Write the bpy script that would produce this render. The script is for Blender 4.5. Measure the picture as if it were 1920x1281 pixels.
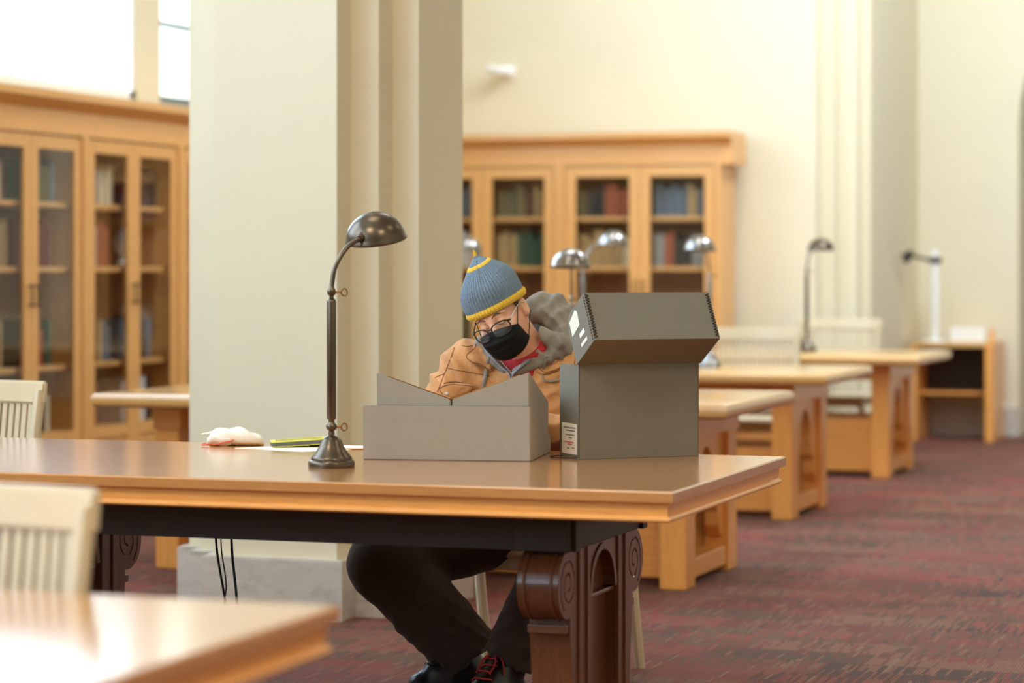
import bpy, bmesh, math, random
import numpy as np
from mathutils import Vector, Matrix
random.seed(7); rng = np.random.default_rng(7)
PI = math.pi
for o in list(bpy.data.objects): bpy.data.objects.remove(o)
scn = bpy.context.scene
COL = scn.collection

# ------------------------------------------------------------------ camera
cam_d = bpy.data.cameras.new('camera'); cam = bpy.data.objects.new('camera', cam_d); COL.objects.link(cam)
cam.location = (0, 0, 1.30); cam.rotation_euler = (PI/2, 0, math.radians(18.9))
cam_d.sensor_width = 36; cam_d.lens = 90; cam_d.shift_y = -140.5/1920
cam_d.clip_start = 0.1; cam_d.clip_end = 200
cam_d.dof.use_dof = True; cam_d.dof.focus_distance = 7.45; cam_d.dof.aperture_fstop = 2.1
scn.camera = cam
# ------------------------------------------------------------------ exposure
vs = scn.view_settings
vs.view_transform = 'Standard'; vs.look = 'None'; vs.gamma = 1; vs.use_curve_mapping = False
vs.exposure = 0.08
scn.cycles.max_bounces = 8; scn.cycles.diffuse_bounces = 5; scn.cycles.glossy_bounces = 4
scn.cycles.transparent_max_bounces = 12; scn.cycles.sample_clamp_indirect = 6
scn.cycles.caustics_reflective = False; scn.cycles.caustics_refractive = False
# ------------------------------------------------------------------ sky
world = bpy.data.worlds.new('sky'); scn.world = world; world.use_nodes = True
bg = world.node_tree.nodes['Background']
bg.inputs['Color'].default_value = (0.59, 0.77, 1.0, 1); bg.inputs['Strength'].default_value = 9.6

def area(name, loc, rot, sx, sy, power, color, portal=False):
    l = bpy.data.lights.new(name, 'AREA'); l.shape = 'RECTANGLE'; l.size = sx; l.size_y = sy
    l.energy = power; l.color = color
    o = bpy.data.objects.new(name, l); COL.objects.link(o); o.location = loc; o.rotation_euler = rot
    if portal: l.cycles.is_portal = True
    return o
# daylight through the tall windows of the left wall (sky portals in the openings)
for i, (y0, y1) in enumerate(((-11.2, -7.6), (-7.0, -3.4), (-2.8, 0.8), (1.2, 4.6), (5.0, 8.2), (10.2, 13.8), (14.1, 14.8))):
    area('window_daylight', (-7.09, (y0+y1)/2, 4.15), (0, -PI/2, 0), 3.6, y1-y0, 10, (1, 1, 1), True)
# warm fill lights added high over the reading room
for x in (-3.5, 2.5):
    for y in (1.0, 7.0, 13.0):
        area('fill_lamp', (x, y, 6.4), (0, 0, 0), 1.6, 1.6, 215 if y < 2 else 45, (1.0, 0.88, 0.68))

# daylight-white fills added over second bay and aisle to lift the far walls
area('bay_fill', (-3.7, 12.2, 6.0), (math.radians(30), 0, 0), 1.3, 3.4, 110, (0.80, 0.90, 1.0))
area('aisle_fill', (-1.2, 14.6, 6.0), (math.radians(30), 0, 0), 1.3, 2.6, 420, (0.74, 0.87, 1.0))
# ------------------------------------------------------------------ materials
MATS = {}
def new_mat(name):
    m = bpy.data.materials.new(name); m.use_nodes = True
    nt = m.node_tree; b = nt.nodes['Principled BSDF']
    return m, nt, b
def node(nt, t, **kw):
    n = nt.nodes.new(t)
    for k, v in kw.items(): setattr(n, k, v)
    return n
def srgb(r, g, b):
    f = lambda c: (c/255/12.92) if c/255 <= 0.04045 else ((c/255+0.055)/1.055)**2.4
    return (f(r), f(g), f(b), 1)
def mixcol(nt, fac, a, b):
    n = node(nt, 'ShaderNodeMix', data_type='RGBA')
    if isinstance(fac, (int, float)): n.inputs[0].default_value = fac
    else: nt.links.new(fac, n.inputs[0])
    for s, v in ((n.inputs[6], a), (n.inputs[7], b)):
        if isinstance(v, tuple): s.default_value = v
        else: nt.links.new(v, s)
    return n.outputs[2]
def noise(nt, scale, detail=4, rough=0.55, mapping=None, rot=None, coord='Object'):
    tc = node(nt, 'ShaderNodeTexCoord'); mp = node(nt, 'ShaderNodeMapping')
    nt.links.new(tc.outputs[coord], mp.inputs[0])
    if mapping: mp.inputs['Scale'].default_value = mapping
    if rot: mp.inputs['Rotation'].default_value = rot
    n = node(nt, 'ShaderNodeTexNoise'); n.inputs['Scale'].default_value = scale
    n.inputs['Detail'].default_value = detail; n.inputs['Roughness'].default_value = rough
    nt.links.new(mp.outputs[0], n.inputs['Vector'])
    return n.outputs['Fac']
def ramp(nt, fac, stops):
    r = node(nt, 'ShaderNodeValToRGB'); e = r.color_ramp.elements
    while len(e) > 1: e.remove(e[-1])
    e[0].position = stops[0][0]; e[0].color = stops[0][1]
    for p, c in stops[1:]:
        x = e.new(p); x.color = c
    nt.links.new(fac, r.inputs[0]); return r.outputs[0]
def bump(nt, b, h, strength=0.2, dist=0.002):
    n = node(nt, 'ShaderNodeBump'); n.inputs['Strength'].default_value = strength; n.inputs['Distance'].default_value = dist
    nt.links.new(h, n.inputs['Height']); nt.links.new(n.outputs[0], b.inputs['Normal'])
def scal(c, k): return (c[0]*k, c[1]*k, c[2]*k, 1)

def wood(name, col, axis='x', rough=0.32, coat=0.35, contrast=0.16, coat_rough=0.08, ior=1.5):
    m, nt, b = new_mat(name)
    s = {'x': (0.6, 14, 14), 'y': (14, 0.6, 14), 'z': (14, 14, 0.6)}[axis]
    f = noise(nt, 6, 6, 0.6, s); s2 = tuple(v*3.3 for v in s)
    g = noise(nt, 9, 3, 0.5, s2)
    c1 = ramp(nt, f, [(0.25, scal(col, 1-contrast*1.2)), (0.55, col), (0.8, scal(col, 1+contrast))])
    fg = ramp(nt, g, [(0.42, scal(col, 1-contrast*2.0)), (0.55, scal(col, 1.03))])
    nt.links.new(mixcol(nt, 0.3, c1, fg), b.inputs['Base Color'])
    b.inputs['Roughness'].default_value = rough
    b.inputs['Coat Weight'].default_value = coat; b.inputs['Coat Roughness'].default_value = coat_rough; b.inputs['Coat IOR'].default_value = ior
    bump(nt, b, g, 0.06, 0.001)
    return m
def plain(name, col, rough=0.5, metal=0.0, var=0.06, scale=8, bstr=0.0, bscale=200, **kw):
    m, nt, b = new_mat(name)
    f = noise(nt, scale, 4)
    nt.links.new(ramp(nt, f, [(0.3, scal(col, 1-var)), (0.7, scal(col, 1+var))]), b.inputs['Base Color'])
    b.inputs['Roughness'].default_value = rough; b.inputs['Metallic'].default_value = metal
    if bstr: bump(nt, b, noise(nt, bscale, 3), bstr, 0.002)
    for k, v in kw.items(): b.inputs[k.replace('_', ' ')].default_value = v
    return m
def fabric(name, col, pitch=700, rough=0.85, var=0.1, sheen=0.2, bstr=0.25, crumple=0.0):
    m, nt, b = new_mat(name)
    f = noise(nt, 14, 5)
    w1 = noise(nt, pitch, 2)
    c = ramp(nt, f, [(0.3, scal(col, 1-var)), (0.7, scal(col, 1+var))])
    c2 = ramp(nt, w1, [(0.35, scal(col, 0.75)), (0.65, scal(col, 1.2))])
    nt.links.new(mixcol(nt, 0.35, c, c2), b.inputs['Base Color'])
    b.inputs['Roughness'].default_value = rough; b.inputs['Sheen Weight'].default_value = sheen
    if crumple:
        cr = noise(nt, 22, 3, 0.5, (1, 1, 0.55)); n1 = node(nt, 'ShaderNodeBump'); n1.inputs['Strength'].default_value = crumple; n1.inputs['Distance'].default_value = 0.02
        nt.links.new(cr, n1.inputs['Height']); n2 = node(nt, 'ShaderNodeBump'); n2.inputs['Strength'].default_value = bstr; n2.inputs['Distance'].default_value = 0.001
        nt.links.new(w1, n2.inputs['Height']); nt.links.new(n1.outputs[0], n2.inputs['Normal']); nt.links.new(n2.outputs[0], b.inputs['Normal'])
    else: bump(nt, b, w1, bstr, 0.001)
    return m
OAK = srgb(242, 170, 90); BLOND = srgb(222, 168, 98); DARK = srgb(112, 68, 38); CREAM = srgb(214, 198, 164)
M = {}
M['oak_x'] = wood('honey_oak_x', OAK, 'x', coat=0.3); M['oak_y'] = wood('honey_oak_y', OAK, 'y', coat=0.3); M['oak_z'] = wood('honey_oak_z', OAK, 'z', coat=0.2)
M['top_x'] = wood('table_top_oak', srgb(200, 138, 76), 'x', rough=0.22, coat=1.0, contrast=0.14, coat_rough=0.15, ior=1.6)
M['dark_x'] = wood('shaded_aged_oak_x', DARK, 'x', 0.35, 0.2); M['dark_z'] = wood('shaded_aged_oak_z', DARK, 'z', 0.3, 0.3, 0.3)  # old oak, its colour also darkened for the shade under the table
M['under'] = wood('shadow_oak', srgb(46, 31, 21), 'x', 0.5, 0.0)  # oak colour darkened to stand for the shade beneath the tops
M['case_z'] = wood('case_oak_z', srgb(228, 172, 104), 'z', 0.35, 0.25); M['case_y'] = wood('case_oak_y', srgb(228, 172, 104), 'y', 0.35, 0.25); M['case_x'] = wood('case_oak_x', srgb(228, 172, 104), 'x', 0.35, 0.25)
M['case_in'] = wood('case_inside', srgb(150, 96, 48), 'z', 0.5, 0.0)
M['blond_z'] = wood('blond_maple_z', CREAM, 'z', 0.35, 0.2, 0.05); M['blond_x'] = wood('blond_maple_x', CREAM, 'x', 0.35, 0.25, 0.05)
M['paint'] = plain('wall_paint', srgb(226, 217, 189), 0.6, var=0.015, scale=3, bstr=0.05, bscale=60)
M['ceiling'] = plain('ceiling_paint', srgb(238, 232, 214), 0.7, var=0.02)
M['white'] = plain('white_paint', srgb(238, 238, 236), 0.45, var=0.02)
M['steel'] = plain('window_iron', srgb(120, 130, 138), 0.5, 0.3)
M['bronze'] = plain('dark_bronze', srgb(96, 84, 70), 0.3, 0.9, var=0.12, scale=20)
M['chrome'] = plain('brushed_nickel', srgb(150, 146, 142), 0.22, 0.95, var=0.05)
M['inner'] = plain('shade_lining', srgb(225, 220, 205), 0.5)
M['brass'] = plain('old_brass', srgb(150, 105, 62), 0.35, 0.9)
M['foam'] = plain('grey_foam', srgb(157, 150, 137), 0.9, var=0.03, scale=40, bstr=0.12, bscale=300)
M['box'] = plain('archival_board', srgb(117, 112, 98), 0.75, var=0.03, scale=10, bstr=0.05, bscale=150)
M['box_side'] = M['box']
M['steel_clip'] = plain('clip_steel', srgb(62, 54, 44), 0.5, 0.4)
M['label'] = plain('label_paper', srgb(240, 234, 220), 0.7, var=0.02)
M['label_g'] = plain('pale_green_label', srgb(226, 238, 208), 0.7, var=0.02)
M['ink'] = plain('grey_ink', srgb(120, 115, 112), 0.8); M['ink_r'] = plain('red_ink', srgb(205, 110, 95), 0.8)
M['manila'] = plain('manila_folder', srgb(226, 160, 84), 0.8, var=0.04)
M['paper_y'] = plain('cream_paper', srgb(250, 246, 220), 0.8, var=0.01); M['paper_w'] = plain('white_paper', srgb(248, 246, 248), 0.8, var=0.01)
M['orange_card'] = plain('orange_card', srgb(240, 160, 70), 0.8)
M['cord'] = plain('dark_cord', srgb(38, 36, 34), 0.7); M['cord_b'] = plain('blue_black_cord', srgb(36, 46, 62), 0.6)
M['lime'] = plain('lime_rubber', srgb(214, 212, 70), 0.5); M['grey_plastic'] = plain('grey_plastic', srgb(92, 92, 90), 0.4); M['screen'] = plain('dull_screen', srgb(190, 172, 150), 0.25)
M['pouch'] = fabric('pouch_cotton', srgb(244, 238, 224), 500, 0.9, 0.04, 0.2)
M['pouch_red'] = plain('coral_piping', srgb(222, 108, 78), 0.8)
M['skin'] = plain('skin', srgb(232, 178, 146), 0.5, var=0.06, scale=18, bstr=0.05, bscale=300, Subsurface_Weight=0.15, Subsurface_Scale=0.01)
M['hair'] = plain('brown_hair', srgb(84, 62, 46), 0.7, var=0.2, scale=90)
M['knit'] = fabric('blue_knit', srgb(118, 139, 157), 420, 0.95, 0.10, 0.15, 0.5)
M['knit_y'] = fabric('yellow_knit', srgb(232, 192, 60), 420, 0.95, 0.06, 0.3, 0.5)
M['canvas'] = fabric('tan_canvas', srgb(198, 142, 88), 600, 0.85, 0.10, 0.15, 0.2, 0.55)
M['stitch'] = plain('brown_stitch', srgb(120, 72, 38), 0.9)
M['hoodie'] = fabric('grey_jersey', srgb(134, 127, 114), 420, 0.95, 0.14, 0.2, 0.35, 0.3)
M['hood_in'] = fabric('blue_grey_jersey', srgb(138, 141, 150), 420, 0.95, 0.06, 0.25, 0.3)
M['tee'] = fabric('red_cotton', srgb(182, 36, 46), 500, 0.9, 0.08, 0.2)
M['trouser'] = fabric('dark_brown_twill', srgb(72, 54, 42), 600, 0.9, 0.1, 0.1, 0.2, 0.35)
M['mask'] = fabric('black_mask_cloth', srgb(15, 15, 14), 600, 0.75, 0.1, 0.0, 0.1)
M['frame'] = plain('dark_acetate', srgb(34, 36, 42), 0.25)
M['frame_clear'] = plain('pale_acetate', srgb(196, 186, 176), 0.25)
M['leather'] = plain('black_leather', srgb(34, 30, 28), 0.32, var=0.15, scale=30, bstr=0.1, bscale=120)
M['sole'] = plain('boot_sole', srgb(40, 34, 30), 0.7); M['lace'] = plain('red_lace', srgb(196, 50, 40), 0.8)
M['button'] = plain('silver_button', srgb(220, 220, 222), 0.25, 0.8); M['snap'] = plain('dark_snap', srgb(96, 88, 70), 0.35, 0.7)
M['eye'] = plain('eye_white', srgb(235, 228, 222), 0.25)
M['pages'] = plain('book_pages', srgb(222, 208, 176), 0.8)

def marble():
    m, nt, b = new_mat('grey_marble')
    f = noise(nt, 3.5, 8, 0.65, (1, 1, 2.6)); g = noise(nt, 14, 5, 0.6, (1, 1, 2.5))
    c = ramp(nt, f, [(0.3, srgb(176, 168, 156)), (0.5, srgb(205, 198, 188)), (0.7, srgb(188, 181, 170))])
    c2 = ramp(nt, g, [(0.3, srgb(168, 160, 146)), (0.55, srgb(206, 200, 191))])
    nt.links.new(mixcol(nt, 0.4, c, c2), b.inputs['Base Color']); b.inputs['Roughness'].default_value = 0.4
    return m
M['marble'] = marble()
def glass():
    m = bpy.data.materials.new('clear_glass'); m.use_nodes = True; nt = m.node_tree
    for n in list(nt.nodes): nt.nodes.remove(n)
    out = node(nt, 'ShaderNodeOutputMaterial'); mx = node(nt, 'ShaderNodeMixShader')
    tr = node(nt, 'ShaderNodeBsdfTransparent'); gl = node(nt, 'ShaderNodeBsdfGlossy'); lw = node(nt, 'ShaderNodeLayerWeight')
    pw = node(nt, 'ShaderNodeMath', operation='POWER'); nt.links.new(lw.outputs['Facing'], pw.inputs[0]); pw.inputs[1].default_value = 5.0
    fr = node(nt, 'ShaderNodeMath', operation='MULTIPLY_ADD'); nt.links.new(pw.outputs[0], fr.inputs[0]); fr.inputs[1].default_value = 0.9; fr.inputs[2].default_value = 0.04; gl.inputs['Roughness'].default_value = 0.02
    tr.inputs['Color'].default_value = (0.97, 0.98, 0.98, 1)
    nt.links.new(fr.outputs[0], mx.inputs[0]); nt.links.new(tr.outputs[0], mx.inputs[1]); nt.links.new(gl.outputs[0], mx.inputs[2])
    nt.links.new(mx.outputs[0], out.inputs[0])
    return m
M['glass'] = glass()
M['mask'].node_tree.nodes['Principled BSDF'].inputs['Specular IOR Level'].default_value = 0.25
def carpet():
    m, nt, b = new_mat('patchwork_carpet')
    tc = node(nt, 'ShaderNodeTexCoord'); sep = node(nt, 'ShaderNodeSeparateXYZ'); nt.links.new(tc.outputs['Object'], sep.inputs[0])
    def mth(op, a, c=None):
        n = node(nt, 'ShaderNodeMath', operation=op)
        for i, v in enumerate((a, c)):
            if v is None: continue
            if isinstance(v, (int, float)): n.inputs[i].default_value = v
            else: nt.links.new(v, n.inputs[i])
        return n.outputs[0]
    def wn(x, y, z=0.0):
        c = node(nt, 'ShaderNodeCombineXYZ'); nt.links.new(x, c.inputs[0]); nt.links.new(y, c.inputs[1]); c.inputs[2].default_value = z
        w = node(nt, 'ShaderNodeTexWhiteNoise', noise_dimensions='3D'); nt.links.new(c.outputs[0], w.inputs[0]); return w.outputs['Value']
    X, Y = sep.outputs[0], sep.outputs[1]
    rib = mth('FLOOR', mth('MULTIPLY', X, 95.0))
    # coloured blocks: rows across the room, each broken at its own places
    def blocks(pitch, length, z):
        row = mth('FLOOR', mth('MULTIPLY', Y, 1/pitch))
        c = node(nt, 'ShaderNodeCombineXYZ'); nt.links.new(row, c.inputs[0]); c.inputs[2].default_value = z
        w = node(nt, 'ShaderNodeTexWhiteNoise', noise_dimensions='3D'); nt.links.new(c.outputs[0], w.inputs[0])
        xx = mth('FLOOR', mth('ADD', mth('MULTIPLY', X, 1/length), mth('MULTIPLY', w.outputs['Value'], 7.0)))
        return wn(xx, row, z+1)
    b1 = blocks(0.23, 0.55, 3.0); b2 = blocks(0.14, 0.34, 11.0)
    tuft = wn(rib, mth('FLOOR', mth('MULTIPLY', Y, 9.0)), 2.0)
    pal = [(0.0, srgb(58, 32, 24)), (0.18, srgb(140, 46, 40)), (0.36, srgb(92, 62, 42)), (0.5, srgb(160, 64, 50)), (0.66, srgb(80, 58, 38)), (0.82, srgb(140, 92, 68)), (1.0, srgb(118, 44, 38))]
    c1 = ramp(nt, b1, pal); c2 = ramp(nt, b2, pal); c3 = ramp(nt, tuft, [(0, srgb(58, 42, 34)), (0.35, srgb(130, 68, 52)), (0.6, srgb(146, 112, 86)), (1, srgb(140, 44, 42))])
    pick = wn(rib, mth('FLOOR', mth('MULTIPLY', Y, 7.0)), 5.0)
    sel = mth('GREATER_THAN', pick, 0.55); sel2 = mth('GREATER_THAN', pick, 0.88)
    c = mixcol(nt, sel2, mixcol(nt, sel, c1, c2), c3)
    fr = mth('FRACT', mth('MULTIPLY', X, 95.0)); rdg = mth('SINE', mth('MULTIPLY', fr, PI))
    dark = mixcol(nt, rdg, srgb(48, 34, 30), c)
    nt.links.new(mixcol(nt, 0.8, c, dark), b.inputs['Base Color'])
    b.inputs['Roughness'].default_value = 0.75; b.inputs['Specular IOR Level'].default_value = 0.25; b.inputs['Sheen Weight'].default_value = 0.14; b.inputs['Sheen Roughness'].default_value = 0.35
    bump(nt, b, rdg, 0.6, 0.004)
    return m
M['carpet'] = carpet()

# ------------------------------------------------------------------ mesh helpers
def link(o, parent=None):
    COL.objects.link(o)
    if parent is not None: o.parent = parent
    return o
def mk(name, bm, mat, parent=None, smooth=False, loc=None):
    """one mesh object; loc = where its origin goes (vertices are given in the parent's space)"""
    me = bpy.data.meshes.new(name)
    if loc is not None: bmesh.ops.translate(bm, verts=bm.verts, vec=-Vector(loc))
    bmesh.ops.recalc_face_normals(bm, faces=bm.faces)
    bm.to_mesh(me); bm.free()
    for mm in (mat if isinstance(mat, (list, tuple)) else [mat]): me.materials.append(mm)
    if smooth:
        me.polygons.foreach_set('use_smooth', [True]*len(me.polygons))
        if smooth != 'all':
            try: me.set_sharp_from_angle(angle=math.radians(smooth if isinstance(smooth, (int, float)) and smooth > 1 else 40))
            except Exception: pass
    o = bpy.data.objects.new(name, me)
    if loc is not None: o.location = loc
    return link(o, parent)
def empty(name, loc, rz=0.0):
    o = bpy.data.objects.new(name, None); o.location = loc; o.rotation_euler = (0, 0, rz); o.empty_display_size = 0.1
    return link(o)
def tag(o, label=None, cat=None, group=None, kind=None):
    if label: o['label'] = label
    if cat: o['category'] = cat
    if group: o['group'] = group
    if kind: o['kind'] = kind
    return o
def box(bm, x0, x1, y0, y1, z0, z1, bev=0.0, seg=2, mi=0):
    r = bmesh.ops.create_cube(bm, size=1); vs_ = r['verts']
    for v in vs_:
        v.co = Vector((x0+(v.co.x+0.5)*(x1-x0), y0+(v.co.y+0.5)*(y1-y0), z0+(v.co.z+0.5)*(z1-z0)))
    fs = set(f for v in vs_ for f in v.link_faces)
    if mi:
        for f in fs: f.material_index = mi
    if bev:
        es = list(set(e for v in vs_ for e in v.link_edges))
        bmesh.ops.bevel(bm, geom=es, offset=bev, segments=seg, affect='EDGES', profile=0.5)
    return bm
def B(*a, **k): return box(bmesh.new(), *a, **k)
def prism(bm, poly, d0, d1, axis='x'):
    """extrude a closed 2-D polygon along an axis"""
    def P(a, b, d):
        return {'x': (d, a, b), 'y': (a, d, b), 'z': (a, b, d)}[axis]
    n = len(poly); A = [bm.verts.new(P(a, b, d0)) for a, b in poly]; Bv = [bm.verts.new(P(a, b, d1)) for a, b in poly]
    bm.faces.new(A); bm.faces.new(Bv[::-1])
    for i in range(n): bm.faces.new((A[i], Bv[i], Bv[(i+1) % n], A[(i+1) % n]))
    return bm
def lathe(bm, prof, segs=32, mat=None, close=True):
    """profile [(r, z)] round the z axis; mat places it"""
    rings = []
    for r, z in prof:
        ring = []
        for i in range(segs):
            a = 2*PI*i/segs; v = Vector((r*math.cos(a), r*math.sin(a), z))
            ring.append(bm.verts.new(mat @ v if mat else v))
        rings.append(ring)
    for a, b in zip(rings, rings[1:]):
        for i in range(segs): bm.faces.new((a[i], a[(i+1) % segs], b[(i+1) % segs], b[i]))
    if close:
        for r in (rings[0], rings[-1]):
            try: bm.faces.new(r)
            except ValueError: pass
    return bm
def spline(pts, n=8):
    """Catmull-Rom through points"""
    P = [np.array(p, float) for p in pts]; P = [2*P[0]-P[1]]+P+[2*P[-1]-P[-2]]; out = []
    for i in range(1, len(P)-2):
        for k in range(n):
            t = k/n
            out.append(0.5*((2*P[i])+(-P[i-1]+P[i+1])*t+(2*P[i-1]-5*P[i]+4*P[i+1]-P[i+2])*t*t+(-P[i-1]+3*P[i]-3*P[i+1]+P[i+2])*t**3))
    out.append(P[-2]); return out
def tube(bm, pts, r, segs=10, cap=True, flat=1.0):
    pts = [Vector(p) for p in pts]; n = len(pts)
    rr = r if isinstance(r, (list, tuple)) else [r]*n
    t0 = (pts[1]-pts[0]).normalized(); up = Vector((0, 0, 1)) if abs(t0.z) < 0.9 else Vector((1, 0, 0))
    nrm = (up-t0*up.dot(t0)).normalized(); rings = []
    for i, p in enumerate(pts):
        t = (pts[min(i+1, n-1)]-pts[max(i-1, 0)]).normalized()
        nrm = (nrm-t*nrm.dot(t)).normalized(); bn = t.cross(nrm)
        rings.append([bm.verts.new(p+(nrm*math.cos(2*PI*k/segs)*flat+bn*math.sin(2*PI*k/segs))*rr[i]) for k in range(segs)])
    for a, b in zip(rings, rings[1:]):
        for k in range(segs): bm.faces.new((a[k], a[(k+1) % segs], b[(k+1) % segs], b[k]))
    if cap:
        bm.faces.new(rings[0][::-1]); bm.faces.new(rings[-1])
    return bm
def loop_tube(bm, pts, r, segs=8):
    pts = [Vector(p) for p in pts]; n = len(pts); c = sum(pts, Vector())/n
    axis = Vector()
    for i in range(n): axis += (pts[i]-c).cross(pts[(i+1) % n]-c)
    axis.normalize(); rings = []
    for i in range(n):
        t = (pts[(i+1) % n]-pts[i-1]).normalized(); bn = axis; nn = t.cross(bn).normalized()
        rings.append([bm.verts.new(pts[i]+(nn*math.cos(2*PI*k/segs)+bn*math.sin(2*PI*k/segs))*r) for k in range(segs)])
    for i in range(n):
        a, b = rings[i], rings[(i+1) % n]
        for k in range(segs): bm.faces.new((a[k], a[(k+1) % segs], b[(k+1) % segs], b[k]))
    return bm
def grid_mesh(bm, P):
    """P[i][j] points -> quad grid"""
    V = [[bm.verts.new(tuple(p)) for p in row] for row in P]
    for i in range(len(V)-1):
        for j in range(len(V[0])-1): bm.faces.new((V[i][j], V[i][j+1], V[i+1][j+1], V[i+1][j]))
    return V
def copy_tree(o, parent=None):
    c = o.copy(); COL.objects.link(c); c.parent = parent
    for ch in list(o.children): copy_tree(ch, c)
    return c
def boolean_cut(bm_a, bm_b):
    """difference of two closed meshes -> bmesh"""
    obs = []
    for bm in (bm_a, bm_b):
        bmesh.ops.recalc_face_normals(bm, faces=bm.faces)
        me = bpy.data.meshes.new('tmp'); bm.to_mesh(me); bm.free(); o = bpy.data.objects.new('tmp', me); COL.objects.link(o); obs.append(o)
    md = obs[0].modifiers.new('b', 'BOOLEAN'); md.operation = 'DIFFERENCE'; md.object = obs[1]; md.solver = 'EXACT'
    dg = bpy.context.evaluated_depsgraph_get(); ev = obs[0].evaluated_get(dg); me = bpy.data.meshes.new_from_object(ev)
    out = bmesh.new(); out.from_mesh(me); bpy.data.meshes.remove(me)
    for o in obs: bpy.data.objects.remove(o)
    return out

# ------------------------------------------------------------------ setting
def S(o): o['kind'] = 'structure'; return o
S(mk('floor', B(-7.6, 7.2, -12.2, 21.5, -0.1, 0), M['carpet']))
S(mk('ceiling', B(-7.6, 7.2, -12.2, 21.5, 6.8, 7.0), M['ceiling']))
S(mk('wall_right', B(7.0, 7.2, -12.2, 21.5, 0, 6.8), M['paint']))
# left wall with its tall window openings (sill just above the bookcases)
WIN = ((-11.2, -7.6), (-7.0, -3.4), (-2.8, 0.8), (1.2, 4.6), (5.0, 8.2), (10.2, 13.80), (14.10, 14.8))
bm = bmesh.new(); SILL, HEAD = 2.3, 6.0
box(bm, -7.45, -7.1, -12.2, 21.5, 0, SILL); box(bm, -7.45, -7.1, -12.2, 21.5, HEAD, 6.8)
ys = [-12.2]+[v for w in WIN for v in w]+[21.5]
for a, b in zip(ys[0::2], ys[1::2]): box(bm, -7.45, -7.1, a, b, SILL, HEAD)
S(mk('wall_left', bm, M['paint']))
# windows
for n, (a, b) in enumerate(WIN):
    root = empty('window_%d' % (n+1), (-7.15, (a+b)/2, SILL)); root['kind'] = 'structure'
    w = b-a; h = HEAD-SILL; f = bmesh.new()
    for y in (-w/2, w/2-0.05): box(f, -0.03, 0.03, y, y+0.05, 0, h)
    for z in (0, h-0.05): box(f, -0.03, 0.03, -w/2, w/2, z, z+0.05)
    mk('frame', f, M['steel'] if n == 6 else M['white'], root)
    k = max(1, round(w/0.72))
    for i in range(1, k): mk('mullion', B(-0.02, 0.02, -w/2+i*w/k-0.015, -w/2+i*w/k+0.015, 0.05, h-0.05), M['white'] if n != 6 else M['steel'], root)
    for z in (1.0, 2.3): mk('transom', B(-0.02, 0.02, -w/2+0.05, w/2-0.05, z-0.015 if n != 6 else z-0.52, z+0.015 if n != 6 else z-0.49), M['white'] if n != 6 else M['steel'], root)
    if n == 5:      # slim bars with small lozenges, seen above the left bookcase
        for yy in (12.365, 12.598, 12.839, 13.076, 13.313):
            g = bmesh.new(); y = yy-(a+b)/2; tube(g, [(0.03, y, 0.05), (0.03, y, h-0.05)], 0.006, 6)
            for z in (0.33, 1.6): lathe(g, [(0.001, -0.06), (0.014, -0.02), (0.02, 0), (0.014, 0.02), (0.001, 0.06)], 8, Matrix.Translation((0.03, y, z)))
            mk('bar', g, M['white'], root, True)
    mk('pane', B(-0.004, 0.004, -w/2+0.02, w/2-0.02, 0.02, h-0.02), M['glass'], root)
S(mk('wall_rear', B(-7.45, 7.2, -12.2, -12.0, 0, 6.8), M['paint']))
# the stepped pier behind the reader and the low marble round its foot
XP = (-4.158, -4.276, -4.386); XR = (-3.66, -3.546, -3.437)
def stepped(bm, grow, z0, z1):
    Y = (8.70, 8.83, 8.96); YB = (9.70, 9.57, 9.44)
    g = grow; poly = [(XP[2]-g, Y[2]-g), (XP[1]-g, Y[2]-g), (XP[1]-g, Y[1]-g), (XP[0]-g, Y[1]-g), (XP[0]-g, Y[0]-g), (XR[0]+g, Y[0]-g), (XR[0]+g, Y[1]-g), (XR[1]+g, Y[1]-g), (XR[1]+g, Y[2]-g), (XR[2]+g, Y[2]-g),
        (XR[2]+g, YB[2]+g), (XR[1]+g, YB[2]+g), (XR[1]+g, YB[1]+g), (XR[0]+g, YB[1]+g), (XR[0]+g, YB[0]+g), (XP[0]-g, YB[0]+g), (XP[0]-g, YB[1]+g), (XP[1]-g, YB[1]+g), (XP[1]-g, YB[2]+g), (XP[2]-g, YB[2]+g)]
    return prism(bm, poly, z0, z1, 'z')
S(mk('wall_middle', stepped(bmesh.new(), 0, 0, 6.8), M['paint'], smooth=False))
bm = stepped(bmesh.new(), 0.035, 0, 0.222); bmesh.ops.bevel(bm, geom=[e for e in bm.edges if all(v.co.z > 0.2 for v in e.verts)], offset=0.006, segments=2, affect='EDGES')
S(mk('baseboard_middle', bm, M['marble']))
# back wall, its stepped corner, and the recessed wall beyond with an arch
bm = bmesh.new()
prism(bm, [(-7.45, 17.42), (-3.742, 17.42), (-3.742, 17.55), (-3.64, 17.55), (-3.64, 17.68), (-3.51, 17.68), (-3.51, 17.82), (-3.44, 17.82), (-3.44, 19.75), (-7.45, 19.75)], 0, 6.8, 'z')
S(mk('wall_back', bm, M['paint']))
AX, AR, AZ = -1.12, 1.55, 2.35       # arch centre, radius, springing
bm = bmesh.new(); poly = [(-7.45, 0), (AX-AR, 0), (AX-AR, AZ)]
for i in range(1, 24): a = PI-PI*i/24; poly.append((AX+AR*math.cos(a), AZ+AR*math.sin(a)))
poly += [(AX+AR, AZ), (AX+AR, 0), (7.2, 0), (7.2, 6.8), (-7.45, 6.8)]
prism(bm, poly, 19.75, 20.35, 'y'); S(mk('wall_far', bm, M['paint']))
S(mk('wall_beyond', B(-7.45, 7.2, 21.3, 21.5, 0, 6.8), M['paint']))
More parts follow.
